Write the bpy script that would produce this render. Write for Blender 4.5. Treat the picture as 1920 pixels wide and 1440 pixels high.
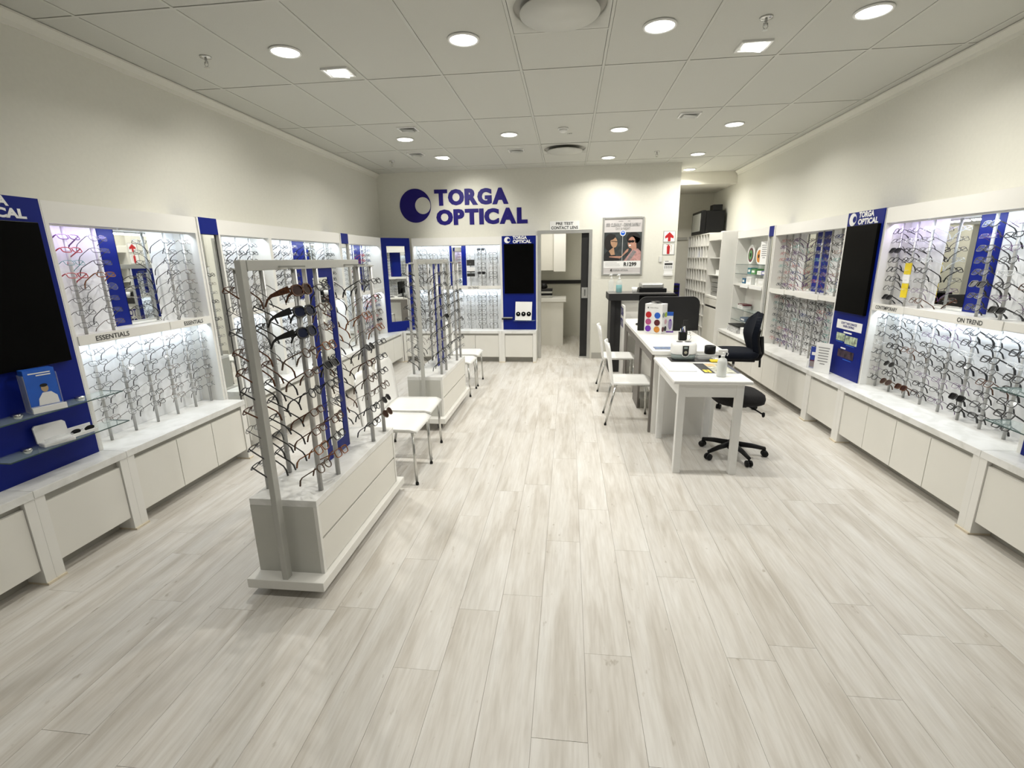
import bpy, bmesh, math, random
from mathutils import Vector, Matrix
random.seed(7)
for o in list(bpy.data.objects): bpy.data.objects.remove(o)
S = bpy.context.scene
COL = S.collection
PI = math.pi

# ------------------------------------------------------------------ camera
CAM_Z = 1.61
FPX, YAW, PITCH, ROLL = 904.7, 0.1172, 0.2519, -0.0163
_fw = Vector((-math.sin(YAW)*math.cos(PITCH), math.cos(YAW)*math.cos(PITCH), -math.sin(PITCH)))
_rt = Vector((math.cos(YAW), math.sin(YAW), 0)); _up = _rt.cross(_fw)
_r2 = _rt*math.cos(ROLL) + _up*math.sin(ROLL); _u2 = -_rt*math.sin(ROLL) + _up*math.cos(ROLL)
cam = bpy.data.cameras.new('camera'); cam.sensor_width = 36; cam.lens = FPX*36/1920
cam.clip_start = 0.05
camo = bpy.data.objects.new('camera', cam); COL.objects.link(camo)
camo.matrix_world = Matrix(((_r2.x, _u2.x, -_fw.x, 0), (_r2.y, _u2.y, -_fw.y, 0), (_r2.z, _u2.z, -_fw.z, CAM_Z), (0, 0, 0, 1)))
S.camera = camo

# ------------------------------------------------------------------ world, exposure
W = bpy.data.worlds.new('world'); S.world = W; W.use_nodes = True
W.node_tree.nodes['Background'].inputs[0].default_value = (0.80, 0.86, 0.90, 1)
W.node_tree.nodes['Background'].inputs[1].default_value = 0.10
S.view_settings.view_transform = 'Standard'; S.view_settings.look = 'None'
S.view_settings.gamma = 1.0; S.view_settings.use_curve_mapping = False
S.view_settings.exposure = -0.78
try:
    S.cycles.transparent_max_bounces = 24
except Exception: pass

LIGHT_W = 26.0      # each ceiling downlight
LED_W = 3.6         # per metre of rack strip
HC = 2.971          # ceiling height
WL, WR, WB = -3.07, 2.75, 7.99   # wall faces
WT = 0.512          # worktop height
LX = (-1.88, -0.68, 0.53, 1.73)
DOWNLIGHTS = [(x, y) for y in (1.03, 3.45, 5.88) for x in LX] + [(0.53, 7.39), (1.73, 7.39), (1.90, 8.60)]

def area_light(name, loc, rot, sx, sy, power, col=(1, 1, 1), spread=PI, shape='RECTANGLE'):
    l = bpy.data.lights.new(name, 'AREA'); l.energy = power; l.color = col; l.shape = shape
    l.size = sx; l.size_y = sy; l.spread = spread
    o = bpy.data.objects.new(name, l); COL.objects.link(o); o.location = loc; o.rotation_euler = rot
    return o

# ------------------------------------------------------------------ materials
MATS = {}
def mat(name, col=(.8, .8, .8), rough=.5, metal=0., spec=.5, alpha=1., emit=None, estr=0., var=0., vscale=8., bump=0., trans=0., coat=0.):
    if name in MATS: return MATS[name]
    m = bpy.data.materials.new(name); m.use_nodes = True; MATS[name] = m
    nt = m.node_tree; b = nt.nodes['Principled BSDF']
    b.inputs['Base Color'].default_value = (*col, 1); b.inputs['Roughness'].default_value = rough
    b.inputs['Metallic'].default_value = metal; b.inputs['Specular IOR Level'].default_value = spec
    b.inputs['Alpha'].default_value = alpha; b.inputs['Transmission Weight'].default_value = trans
    b.inputs['Coat Weight'].default_value = coat
    if emit: b.inputs['Emission Color'].default_value = (*emit, 1); b.inputs['Emission Strength'].default_value = estr
    if var or bump:
        tc = nt.nodes.new('ShaderNodeTexCoord'); no = nt.nodes.new('ShaderNodeTexNoise')
        no.inputs['Scale'].default_value = vscale; no.inputs['Detail'].default_value = 5
        nt.links.new(tc.outputs['Object'], no.inputs['Vector'])
        if var:
            r = nt.nodes.new('ShaderNodeValToRGB')
            r.color_ramp.elements[0].position = .3; r.color_ramp.elements[1].position = .7
            r.color_ramp.elements[0].color = (*[c*(1-var) for c in col], 1)
            r.color_ramp.elements[1].color = (*[min(1, c*(1+var)) for c in col], 1)
            nt.links.new(no.outputs['Fac'], r.inputs['Fac']); nt.links.new(r.outputs['Color'], b.inputs['Base Color'])
        if bump:
            bp = nt.nodes.new('ShaderNodeBump'); bp.inputs['Strength'].default_value = bump; bp.inputs['Distance'].default_value = .002
            nt.links.new(no.outputs['Fac'], bp.inputs['Height']); nt.links.new(bp.outputs['Normal'], b.inputs['Normal'])
    return m

wallpaint = mat('wall_paint', (.755, .745, .67), .75, var=.015, vscale=40, bump=.05)
white_lam = mat('white_laminate', (.82, .81, .77), .42, var=.012, vscale=3)
door_lam = mat('door_laminate', (.79, .775, .72), .45, var=.012, vscale=4)
white_gloss = mat('white_chair_plastic', (.88, .88, .86), .3)
grey_wh = mat('grey_white_laminate', (.72, .72, .69), .45, var=.02, vscale=5)
stand_end_shade = mat('stand_end_grey_shade', (.57, .57, .525), .5, var=.02)  # slightly grey face, darkened further to carry the shade on the stand ends
plinth_m = mat('plinth_grey', (.42, .41, .37), .5, var=.05, vscale=5)
beige_trim = mat('beige_foot_trim', (.70, .62, .48), .6, var=.06)
blue_m = mat('royal_blue_laminate', (.002, .0115, .185), .42, spec=.22, var=.04, vscale=3)
navy_txt = mat('navy_lettering', (.013, .007, .165), .5, spec=.25, var=.03)
white_txt = mat('white_lettering', (.88, .88, .88), .5, var=.02)
dark_txt = mat('dark_lettering', (.03, .03, .03), .6, var=.05)
grey_txt = mat('grey_lettering', (.30, .30, .30), .6, var=.05)
screen_m = mat('black_screen_glass', (.0025, .0025, .0025), .30, spec=.04, var=.1)
black_pl = mat('black_plastic', (.006, .006, .0065), .45, spec=.25, var=.1)
charcoal = mat('charcoal_laminate', (.026, .0255, .026), .5, spec=.25, var=.08, vscale=6)
greige = mat('taupe_laminate', (.17, .155, .14), .5, var=.05, vscale=6)
navy_cloth = mat('navy_chair_fabric', (.005, .007, .013), .9, spec=.2, var=.25, vscale=120, bump=.3)
grey_cloth = mat('dark_grey_seat_fabric', (.020, .019, .020), .9, spec=.2, var=.2, vscale=120, bump=.3)
chrome = mat('chrome_steel', (.62, .62, .60), .22, metal=1., var=.03)
alu = mat('satin_aluminium', (.56, .56, .54), .38, metal=.75, var=.04)
rod_m = mat('rod_grey_aluminium', (.50, .50, .49), .42, metal=.6, var=.05)
post_m = mat('post_light_grey', (.50, .50, .47), .45, metal=.15, var=.03)
clip_m = mat('clear_acrylic_clip', (.86, .88, .90), .12, alpha=.20, spec=.4, var=.02)
mirror_m = mat('mirror_silver', (.86, .88, .87), .015, metal=1., var=.005)
glass_m = mat('green_edge_glass', (.55, .70, .66), .04, alpha=.20, spec=.8, var=.02)
glass_edge = mat('glass_edge_dark', (.05, .09, .085), .15, var=.05)
lamp_em = mat('lamp_diffuser', (1, 1, 1), .5, emit=(1, .985, .94), estr=14.)
lamp_ring = mat('lamp_ring_white', (.80, .80, .77), .45, var=.02)
off_lamp = mat('unlit_lamp_glass', (.40, .41, .38), .3, var=.05)
paper_m = mat('white_paper', (.86, .86, .85), .7, var=.015)
skin_print = mat('printed_brown_skin', (.30, .155, .09), .6, var=.08)
red_m = mat('sign_red', (.50, .012, .015), .5, var=.04)
yellow_m = mat('yellow_card', (.80, .62, .02), .5, var=.06)
teal_m = mat('teal_liquid', (.06, .36, .38), .3, var=.08)
purple_m = mat('purple_print', (.16, .03, .42), .4, var=.05)
green_m = mat('green_print', (.10, .30, .10), .5, var=.2)
orange_m = mat('orange_print', (.62, .24, .03), .4, var=.25, vscale=60)
pink_m = mat('pink_print', (.45, .08, .22), .4, var=.15)
maroon_m = mat('maroon_print', (.10, .012, .02), .35, var=.15)
ltblue_m = mat('bright_blue_print', (.02, .12, .58), .4, var=.12)
clear_pl = mat('clear_plastic', (.85, .88, .88), .1, alpha=.28, spec=.6, var=.02)
trans_wh = mat('translucent_white_plastic', (.86, .88, .85), .3, var=.02, trans=.25)
grn_grey = mat('cleaner_grey_green', (.26, .31, .30), .4, var=.04)
wood_tan = mat('tan_print', (.50, .36, .20), .6, var=.1)

def marble(name, base, vein):
    m = mat(name, base, .3); nt = m.node_tree; b = nt.nodes['Principled BSDF']
    tc = nt.nodes.new('ShaderNodeTexCoord'); n1 = nt.nodes.new('ShaderNodeTexNoise')
    n1.inputs['Scale'].default_value = 5; n1.inputs['Detail'].default_value = 8; n1.inputs['Distortion'].default_value = 1.6
    r = nt.nodes.new('ShaderNodeValToRGB')
    r.color_ramp.elements[0].position = .36; r.color_ramp.elements[0].color = (*vein, 1)
    r.color_ramp.elements[1].position = .56; r.color_ramp.elements[1].color = (*base, 1)
    nt.links.new(tc.outputs['Object'], n1.inputs['Vector']); nt.links.new(n1.outputs['Fac'], r.inputs['Fac'])
    nt.links.new(r.outputs['Color'], b.inputs['Base Color']); return m
panel_m = marble('pale_marbled_panel', (.83, .84, .85), (.72, .73, .73))
top_m = marble('white_marbled_top', (.84, .84, .82), (.73, .73, .70))

def floor_mat():
    m = mat('whitewashed_plank', (.7, .66, .6), .38); nt = m.node_tree; b = nt.nodes['Principled BSDF']; L = nt.links.new
    tc = nt.nodes.new('ShaderNodeTexCoord'); oi = nt.nodes.new('ShaderNodeObjectInfo')
    geo = nt.nodes.new('ShaderNodeNewGeometry')
    add = nt.nodes.new('ShaderNodeVectorMath'); add.operation = 'ADD'
    mulr = nt.nodes.new('ShaderNodeVectorMath'); mulr.operation = 'SCALE'; mulr.inputs['Scale'].default_value = 37.
    comb = nt.nodes.new('ShaderNodeCombineXYZ')
    for k in range(3): L(oi.outputs['Random'], comb.inputs[k])
    L(comb.outputs[0], mulr.inputs[0]); L(geo.outputs['Position'], add.inputs[0]); L(mulr.outputs[0], add.inputs[1])
    def noise(sc, det, dist=0.):
        mp = nt.nodes.new('ShaderNodeMapping'); mp.inputs['Scale'].default_value = sc; L(add.outputs[0], mp.inputs['Vector'])
        n = nt.nodes.new('ShaderNodeTexNoise'); n.inputs['Scale'].default_value = 1; n.inputs['Detail'].default_value = det
        n.inputs['Distortion'].default_value = dist; L(mp.outputs[0], n.inputs['Vector']); return n
    big = noise((13, 1.5, 1), 5, .5); fine = noise((80, 6, 1), 7, .4); spot = noise((26, 13, 1), 3)
    r1 = nt.nodes.new('ShaderNodeValToRGB'); e = r1.color_ramp.elements
    e[0].position = .30; e[0].color = (.555, .52, .465, 1); e[1].position = .72; e[1].color = (.735, .722, .69, 1)
    k = r1.color_ramp.elements.new(.5); k.color = (.67, .645, .60, 1)
    L(big.outputs['Fac'], r1.inputs['Fac'])
    r2 = nt.nodes.new('ShaderNodeValToRGB'); e = r2.color_ramp.elements
    e[0].position = .32; e[0].color = (.87, .855, .835, 1); e[1].position = .62; e[1].color = (1.03, 1.03, 1.03, 1)
    L(fine.outputs['Fac'], r2.inputs['Fac'])
    mx = nt.nodes.new('ShaderNodeMix'); mx.data_type = 'RGBA'; mx.blend_type = 'MULTIPLY'; mx.inputs[0].default_value = .75
    L(r1.outputs[0], mx.inputs[6]); L(r2.outputs[0], mx.inputs[7])
    r3 = nt.nodes.new('ShaderNodeValToRGB'); e = r3.color_ramp.elements
    e[0].position = .22; e[0].color = (.62, .58, .52, 1); e[1].position = .31; e[1].color = (1, 1, 1, 1)
    L(spot.outputs['Fac'], r3.inputs['Fac'])
    mx2 = nt.nodes.new('ShaderNodeMix'); mx2.data_type = 'RGBA'; mx2.blend_type = 'MULTIPLY'; mx2.inputs[0].default_value = .8
    L(mx.outputs[2], mx2.inputs[6]); L(r3.outputs[0], mx2.inputs[7])
    # each plank its own shade
    r4 = nt.nodes.new('ShaderNodeValToRGB'); e = r4.color_ramp.elements
    e[0].color = (.985, .98, .975, 1); e[1].color = (1.012, 1.012, 1.015, 1); L(oi.outputs['Random'], r4.inputs['Fac'])
    mx3 = nt.nodes.new('ShaderNodeMix'); mx3.data_type = 'RGBA'; mx3.blend_type = 'MULTIPLY'; mx3.inputs[0].default_value = 1
    L(mx2.outputs[2], mx3.inputs[6]); L(r4.outputs[0], mx3.inputs[7]); L(mx3.outputs[2], b.inputs['Base Color'])
    bp = nt.nodes.new('ShaderNodeBump'); bp.inputs['Strength'].default_value = .12; bp.inputs['Distance'].default_value = .001
    L(fine.outputs['Fac'], bp.inputs['Height']); L(bp.outputs['Normal'], b.inputs['Normal'])
    return m
plank_m = floor_mat()
seam_m = mat('floor_seam', (.46, .43, .38), .7, var=.05)
tile_m = mat('ceiling_tile_face', (.59, .59, .54), .9, var=.02, vscale=160, bump=.25)
tbar_m = mat('ceiling_bar_white', (.60, .60, .55), .55, var=.02)

# ------------------------------------------------------------------ mesh builder
class MB:
    def __init__(s): s.v = []; s.f = []; s.sm = []
    def add(s, v, f, sm=False):
        n = len(s.v); s.v += [tuple(p) for p in v]; s.f += [tuple(i+n for i in q) for q in f]; s.sm += [sm]*len(f); return s
    def box(s, x0, x1, y0, y1, z0, z1):
        if x0 > x1: x0, x1 = x1, x0
        if y0 > y1: y0, y1 = y1, y0
        if z0 > z1: z0, z1 = z1, z0
        v = [(x, y, z) for x in (x0, x1) for y in (y0, y1) for z in (z0, z1)]
        return s.add(v, [(0, 1, 3, 2), (4, 6, 7, 5), (0, 4, 5, 1), (2, 3, 7, 6), (0, 2, 6, 4), (1, 5, 7, 3)])
    def tube(s, pts, r, n=6, closed=False, caps=True):
        pts = [Vector(p) for p in pts]; N = len(pts); rs = r if isinstance(r, (list, tuple)) else [r]*N
        vs = []; fs = []; prev = None
        for i, p in enumerate(pts):
            a = pts[i-1] if (i or closed) else p; b = pts[(i+1) % N] if (i < N-1 or closed) else p
            t = (b-a).normalized()
            if prev is None:
                h = Vector((0, 0, 1)) if abs(t.z) < .9 else Vector((1, 0, 0))
                u = t.cross(h).normalized()
            else:
                u = (prev - t*prev.dot(t)).normalized()
            prev = u; w = t.cross(u)
            for k in range(n):
                a2 = 2*PI*k/n + PI/n; vs.append(p + (u*math.cos(a2) + w*math.sin(a2))*rs[i])
        m = N if closed else N-1
        for i in range(m):
            j = (i+1) % N
            for k in range(n):
                k2 = (k+1) % n; fs.append((i*n+k, i*n+k2, j*n+k2, j*n+k))
        s.add(vs, fs, n > 4)
        if caps and not closed:
            s.f.append(tuple(len(s.v)-N*n+k for k in range(n))[::-1]); s.f.append(tuple(len(s.v)-n+k for k in range(n))); s.sm += [False]*2
        return s
    def lathe(s, prof, n=16, c=(0, 0, 0), axis='z'):
        vs = []; fs = []
        for r, z in prof:
            for k in range(n):
                a = 2*PI*k/n; p = (r*math.cos(a), r*math.sin(a), z)
                if axis == 'x': p = (p[2], p[0], p[1])
                if axis == 'y': p = (p[1], p[2], p[0])
                vs.append((c[0]+p[0], c[1]+p[1], c[2]+p[2]))
        for i in range(len(prof)-1):
            for k in range(n):
                k2 = (k+1) % n; fs.append((i*n+k, i*n+k2, (i+1)*n+k2, (i+1)*n+k))
        base = len(s.v); s.add(vs, fs, True)
        s.f.append(tuple(base+k for k in range(n))[::-1]); s.f.append(tuple(base+(len(prof)-1)*n+k for k in range(n))); s.sm += [False]*2
        return s
    def prism(s, poly, fn, d0, d1):
        """poly = 2-D points, fn(u, v, d) -> 3-D"""
        n = len(poly); v = [fn(u, w, d0) for u, w in poly] + [fn(u, w, d1) for u, w in poly]
        f = [tuple(range(n))[::-1], tuple(range(n, 2*n))] + [(i, (i+1) % n, n+(i+1) % n, n+i) for i in range(n)]
        return s.add(v, f)
    def sheet(s, grid, th):
        """grid[i][j] of Vectors -> sheet with thickness th along the local normal"""
        R = len(grid); C = len(grid[0]); top = []; bot = []
        for i in range(R):
            for j in range(C):
                du = grid[min(i+1, R-1)][j]-grid[max(i-1, 0)][j]; dv = grid[i][min(j+1, C-1)]-grid[i][max(j-1, 0)]
                n = du.cross(dv).normalized(); top.append(grid[i][j]+n*th/2); bot.append(grid[i][j]-n*th/2)
        o = R*C; f = []; ix = lambda i, j: i*C+j
        for i in range(R-1):
            for j in range(C-1):
                f.append((ix(i, j), ix(i+1, j), ix(i+1, j+1), ix(i, j+1))); f.append((o+ix(i, j), o+ix(i, j+1), o+ix(i+1, j+1), o+ix(i+1, j)))
        rim = [ix(0, j) for j in range(C)] + [ix(i, C-1) for i in range(1, R)] + [ix(R-1, j) for j in range(C-2, -1, -1)] + [ix(i, 0) for i in range(R-2, 0, -1)]
        k = len(s.v); s.add(top+bot, f, True)
        for a in range(len(rim)):
            b2 = rim[(a+1) % len(rim)]; s.f.append((k+rim[a], k+b2, k+o+b2, k+o+rim[a])); s.sm.append(False)
        return s
    def mesh(s, name, off=(0, 0, 0)):
        me = bpy.data.meshes.new(name)
        if any(off): s.v = [(p[0]-off[0], p[1]-off[1], p[2]-off[2]) for p in s.v]
        me.from_pydata(s.v, [], s.f); me.polygons.foreach_set('use_smooth', s.sm); me.update()
        bm = bmesh.new(); bm.from_mesh(me); bmesh.ops.recalc_face_normals(bm, faces=bm.faces); bm.to_mesh(me); bm.free()
        return me

OFF = {}
def link(o, parent=None):
    COL.objects.link(o)
    if parent is not None: o.parent = parent
    return o
def bevel(o, w, seg=2):
    b = o.modifiers.new('bevel', 'BEVEL'); b.width = w; b.segments = seg; b.limit_method = 'ANGLE'
    return o
def obj(name, mb, m, parent=None, bev=0, label=None):
    """mb in world coordinates of the (unrotated) thing; parts keep the root's origin"""
    off = OFF.get(parent.name, (0, 0, 0)) if parent is not None else (0, 0, 0)
    me = mb.mesh(name, off) if isinstance(mb, MB) else mb
    if m: me.materials.clear(); me.materials.append(m)
    o = bpy.data.objects.new(name, me); link(o, parent)
    if parent is not None: OFF[o.name] = off
    if bev: bevel(o, bev)
    if label: o['label'] = label
    return o
def tag(o, label, cat, group=None):
    o['label'] = label; o['category'] = cat
    if group: o['group'] = group
    return o
def thing(name, label, cat, loc=(0, 0, 0), rz=0, group=None):
    o = bpy.data.objects.new(name, None); o.empty_display_size = .1; link(o)
    o.location = loc; o.rotation_euler = (0, 0, rz); OFF[o.name] = tuple(loc) if rz == 0 else (0, 0, 0)
    return tag(o, label, cat, group)
def local_thing(name, label, cat, group=None):
    o = thing(name, label, cat, (0, 0, 0), 0, group); return o
def struct(name, mb, m, parent=None):
    o = obj(name, mb, m, parent)
    if parent is None: o['kind'] = 'structure'
    return o
def single(name, mb, m, label, cat, group=None, bev=0):
    """a one-mesh thing, origin at its base"""
    xs = [p[0] for p in mb.v]; ys = [p[1] for p in mb.v]; zs = [p[2] for p in mb.v]
    c = ((min(xs)+max(xs))/2, (min(ys)+max(ys))/2, min(zs))
    o = bpy.data.objects.new(name, mb.mesh(name, c)); o.data.materials.append(m); o.location = c; link(o)
    OFF[o.name] = c
    if bev: bevel(o, bev)
    return tag(o, label, cat, group)
def dup(root, loc, rz, label=None, group=None):
    r = root.copy(); COL.objects.link(r); r.location = loc; r.rotation_euler = (0, 0, rz)
    if label: r['label'] = label
    if group: r['group'] = group
    for ch in list(root.children):
        c = ch.copy(); COL.objects.link(c); c.parent = r
        for g in list(ch.children):
            d = g.copy(); COL.objects.link(d); d.parent = c
    return r

# text -> mesh, laid on a plane: origin o, right vector r, up vector u
def text_mesh(s, size=1., bold=.0, depth=.0):
    cu = bpy.data.curves.new('t', 'FONT'); cu.body = s; cu.size = 1.; cu.offset = bold; cu.extrude = depth
    cu.resolution_u = 3; cu.align_x = 'LEFT'
    ob = bpy.data.objects.new('t', cu); me = bpy.data.meshes.new_from_object(ob)
    bpy.data.objects.remove(ob); bpy.data.curves.remove(cu)
    return me
def place_text(name, s, m, parent, o, r, u, width=None, height=None, bold=.02, depth=.004, center=False, fat=0.):
    me = text_mesh(s, 1., bold, 0.)
    vs = [v.co.copy() for v in me.vertices]
    if not vs: return None
    x0 = min(v.x for v in vs); x1 = max(v.x for v in vs); y0 = min(v.y for v in vs); y1 = max(v.y for v in vs)
    sx = width/(x1-x0) if width else None; sy = height/(y1-y0) if height else None
    sx = sx or sy; sy = sy or sx
    o = Vector(o); r = Vector(r).normalized(); u = Vector(u).normalized(); n = r.cross(u)
    cx = (x0+x1)/2 if center else x0
    mb = MB(); q = len(vs)
    base = [o + r*((v.x-cx)*sx) + u*((v.y-y0)*sy) for v in vs]
    polys = [tuple(p.vertices) for p in me.polygons]
    mb.add([b+n*depth for b in base], polys)
    for q in ((-fat, fat) if fat else ()): mb.add([b+n*(depth-(.0012 if q > 0 else .0024))+r*q for b in base], polys)
    bpy.data.meshes.remove(me)
    return obj(name, mb, m, parent)

def disc(mb, c, r, u, w, n=20, d=.002, rx=None):
    """flat ellipse slab at centre c in plane u,w"""
    c = Vector(c); u = Vector(u); w = Vector(w); nn = u.cross(w).normalized(); rx = rx or r
    return mb.prism([(rx*math.cos(2*PI*k/n), r*math.sin(2*PI*k/n)) for k in range(n)], lambda a, b, dd: c+u*a+w*b+nn*dd, 0, d)

ORD = ['zeroth', 'first', 'second', 'third', 'fourth', 'fifth', 'sixth', 'seventh', 'eighth', 'ninth', 'tenth', 'eleventh', 'twelfth']

# ================================================================== room shell
YF = -1.3                                            # shop front
fl = struct('floor', MB().box(WL-.1, WR+.1, YF, 10.6, -.12, -.004), seam_m)
PW, PL = .195, 1.22
cols = int((WR-WL)/PW)+2
pmesh = {}
for i in range(cols):
    x0 = -.108 + (i-16)*PW
    x1 = x0+PW
    if x1 < WL+.02 or x0 > WR-.02: continue
    x0c, x1c = max(x0, WL), min(x1, WR)
    y = .55 + random.random()*PL - PL
    while y < 8.0:
        ya, yb = max(y, .35), min(y+PL, 8.0); y += PL
        if yb-ya < .06: continue
        g = .0006
        key = (round(x1c-x0c, 3), round(yb-ya, 3))
        if key not in pmesh:
            w, l = key; me = MB().box(g, w-g, g, l-g, -.006, 0).mesh('plank'); me.materials.append(plank_m); pmesh[key] = me
        o = bpy.data.objects.new('plank', pmesh[key]); link(o, fl); o.location = (x0c, ya, 0)
obj('floor_section', MB().box(WL, WR, YF, .35, -.006, 0), plank_m, fl)
obj('floor_section', MB().box(WL, WR, 8.0, 10.5, -.006, 0), plank_m, fl)

struct('wall_left', MB().box(WL-.12, WL, YF, 10.5, 0, 3.1), wallpaint)
struct('wall_right', MB().box(WR, WR+.12, YF, 10.5, 0, 3.1), wallpaint)
DX0, DX1, DH = -.465, .335, 2.02
wb = MB()
wb.box(WL, DX0, WB, WB+.12, 0, 3.0); wb.box(DX0, DX1, WB, WB+.12, DH, 3.0); wb.box(DX1, 1.655, WB, WB+.12, 0, 3.0)
struct('wall_back', wb, wallpaint)
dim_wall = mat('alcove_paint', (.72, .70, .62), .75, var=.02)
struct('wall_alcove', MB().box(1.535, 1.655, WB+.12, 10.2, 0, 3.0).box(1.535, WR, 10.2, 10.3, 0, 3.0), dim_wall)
struct('wall_pretest', MB().box(-1.1, -.98, WB+.12, 10.4, 0, 3.0).box(.72, .84, WB+.12, 10.4, 0, 3.0).box(-1.1, .84, 10.4, 10.5, 0, 3.0), wallpaint)
struct('ceiling_pretest', MB().box(-1.1, .84, WB+.12, 10.4, 2.55, 2.6), wallpaint)
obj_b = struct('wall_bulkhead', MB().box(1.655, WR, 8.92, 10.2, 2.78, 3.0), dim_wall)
# coving along the side and back walls
def cove(name, fn, a, b):
    prof = [(0, 0), (.085, 0), (.085, -.012), (.055, -.03), (.03, -.045), (.016, -.07), (0, -.07)]
    mb = MB(); n = len(prof)
    v = [fn(d, h, a) for d, h in prof] + [fn(d, h, b) for d, h in prof]
    mb.add(v, [(i, (i+1) % n, n+(i+1) % n, n+i) for i in range(n)] + [tuple(range(n)), tuple(range(n, 2*n))])
    return struct(name, mb, wallpaint)
cove('trim_1', lambda d, h, s: (WL+d*.6, s, HC-.004+h), YF, WB)
cove('trim_2', lambda d, h, s: (WR-d*.6, s, HC-.004+h), YF, 8.9)
struct('baseboard_back', MB().box(DX1+.06, 1.655, WB-.015, WB, 0, .10), plinth_m)

# ceiling: slab, lay-in tiles, bars
ce = struct('ceiling', MB().box(WL, WR, YF, 8.92, HC+.012, HC+.10), mat('ceiling_gap_shade', (.10, .10, .09), .9, var=.05))  # slab coloured dark so the tile gaps read as the bars' shadow
GX = [WL] + [-2.767+.6*i for i in range(10)] + [WR]
GY = [YF] + [-.76+1.2*i for i in range(8)] + [8.92]
DIFF = [(-.367, .233, 2.84, 3.44), (-.367, .233, 6.44, 7.04)]
tmesh = {}
def tile(x0, x1, y0, y1):
    if x1-x0 < .03 or y1-y0 < .03: return
    key = (round(x1-x0, 3), round(y1-y0, 3))
    if key not in tmesh:
        me = MB().box(0.0115, key[0]-.0115, .0130, key[1]-.0130, 0, .010).mesh('ceiling_tile'); me.materials.append(tile_m); tmesh[key] = me
    o = bpy.data.objects.new('ceiling_tile', tmesh[key]); link(o, ce); o.location = (x0, y0, HC)
for i in range(len(GX)-1):
    for j in range(len(GY)-1):
        x0, x1, y0, y1 = GX[i], GX[i+1], GY[j], GY[j+1]
        if y0 >= WB-.05 and x1 < 1.6: continue
        d = [q for q in DIFF if abs(q[0]-x0) < .02 and y0-.02 < q[2] and q[3] < y1+.02]
        if d:
            if d[0][2]-y0 > .05: tile(x0, x1, y0, d[0][2])
            if y1-d[0][3] > .05: tile(x0, x1, d[0][3], y1)
        else: tile(x0, x1, y0, y1)
gb = MB()
for x in GX[1:-1]: gb.box(x-.009, x+.009, YF, 8.92 if x > 1.6 else WB, HC-.003, HC+.004)
for y in GY[1:-1]: gb.box(WL, WR, y-.009, y+.009, HC-.0028, HC+.004)
for q in DIFF:
    for y in (q[2], q[3]): gb.box(q[0], q[1], y-.009, y+.009, HC-.0026, HC+.004)
obj('ceiling_grid_bars', gb, tbar_m, ce)

# ------------------------------------------------------------------ ceiling fittings
def near_name(x, y):
    return ''
LIGHT_LABEL = {}
rows_txt = {1.03: 'downlight row over the entrance, before the first floor stand', 3.45: 'downlight row level with the near white table',
            5.88: 'downlight row level with the office chair', 7.39: 'downlight row close to the back wall', 8.60: 'over the storage alcove'}
cols_txt = ['beside the left racks', 'left of the big round diffuser', 'right of the big round diffuser', 'beside the right racks']
dl0 = None
for (x, y) in DOWNLIGHTS:
    if y == 8.60: lab = 'round lit downlight at the mouth of the storage alcove'
    elif y == 7.39: lab = 'round lit downlight near the back wall, ' + ('above the framed poster' if x < 1 else 'above the black box television')
    elif y == 1.03: lab = 'round lit downlight over the shop entrance, ' + ['nearest ESSENTIALS wall', 'second from ESSENTIALS wall', 'second from CONTEMPORARY wall', 'nearest CONTEMPORARY wall'][min(range(4), key=lambda k: abs(LX[k]-x))]
    else:
        ci = min(range(4), key=lambda k: abs(LX[k]-x))
        if y == 3.45: lab = 'large round lit downlight level with near diffuser, ' + ['nearest ESSENTIALS racks', 'between near diffuser and ESSENTIALS wall', 'just past the near diffuser', 'nearest CONTEMPORARY racks'][ci]
        else: lab = 'small round lit downlight in row before the smoke detector, ' + ['nearest ESSENTIALS wall', 'between detector and ESSENTIALS wall', 'between detector and office chairs', 'nearest CONTEMPORARY wall'][ci]
    if dl0 is None:
        dl0 = local_thing('downlight', lab, 'ceiling light', 'round ceiling downlights')
        obj('diffuser', MB().lathe([(.086, -.004), (.086, .004)], 24), lamp_em, dl0)
        obj('trim_ring', MB().lathe([(.088, -.002), (.090, -.009), (.100, -.006), (.103, .0), (.100, .003), (.088, .003)], 24), lamp_ring, dl0)
        dl0.location = (x, y, HC-.004)
    else: dup(dl0, (x, y, HC-.004), 0, lab)
    area_light('downlight_beam', (x, y, HC-.022), (0, 0, 0), .08, .08, LIGHT_W*(.35 if y < 2 else 1.), (1., .97, .90), math.radians(150), 'DISK')

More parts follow.
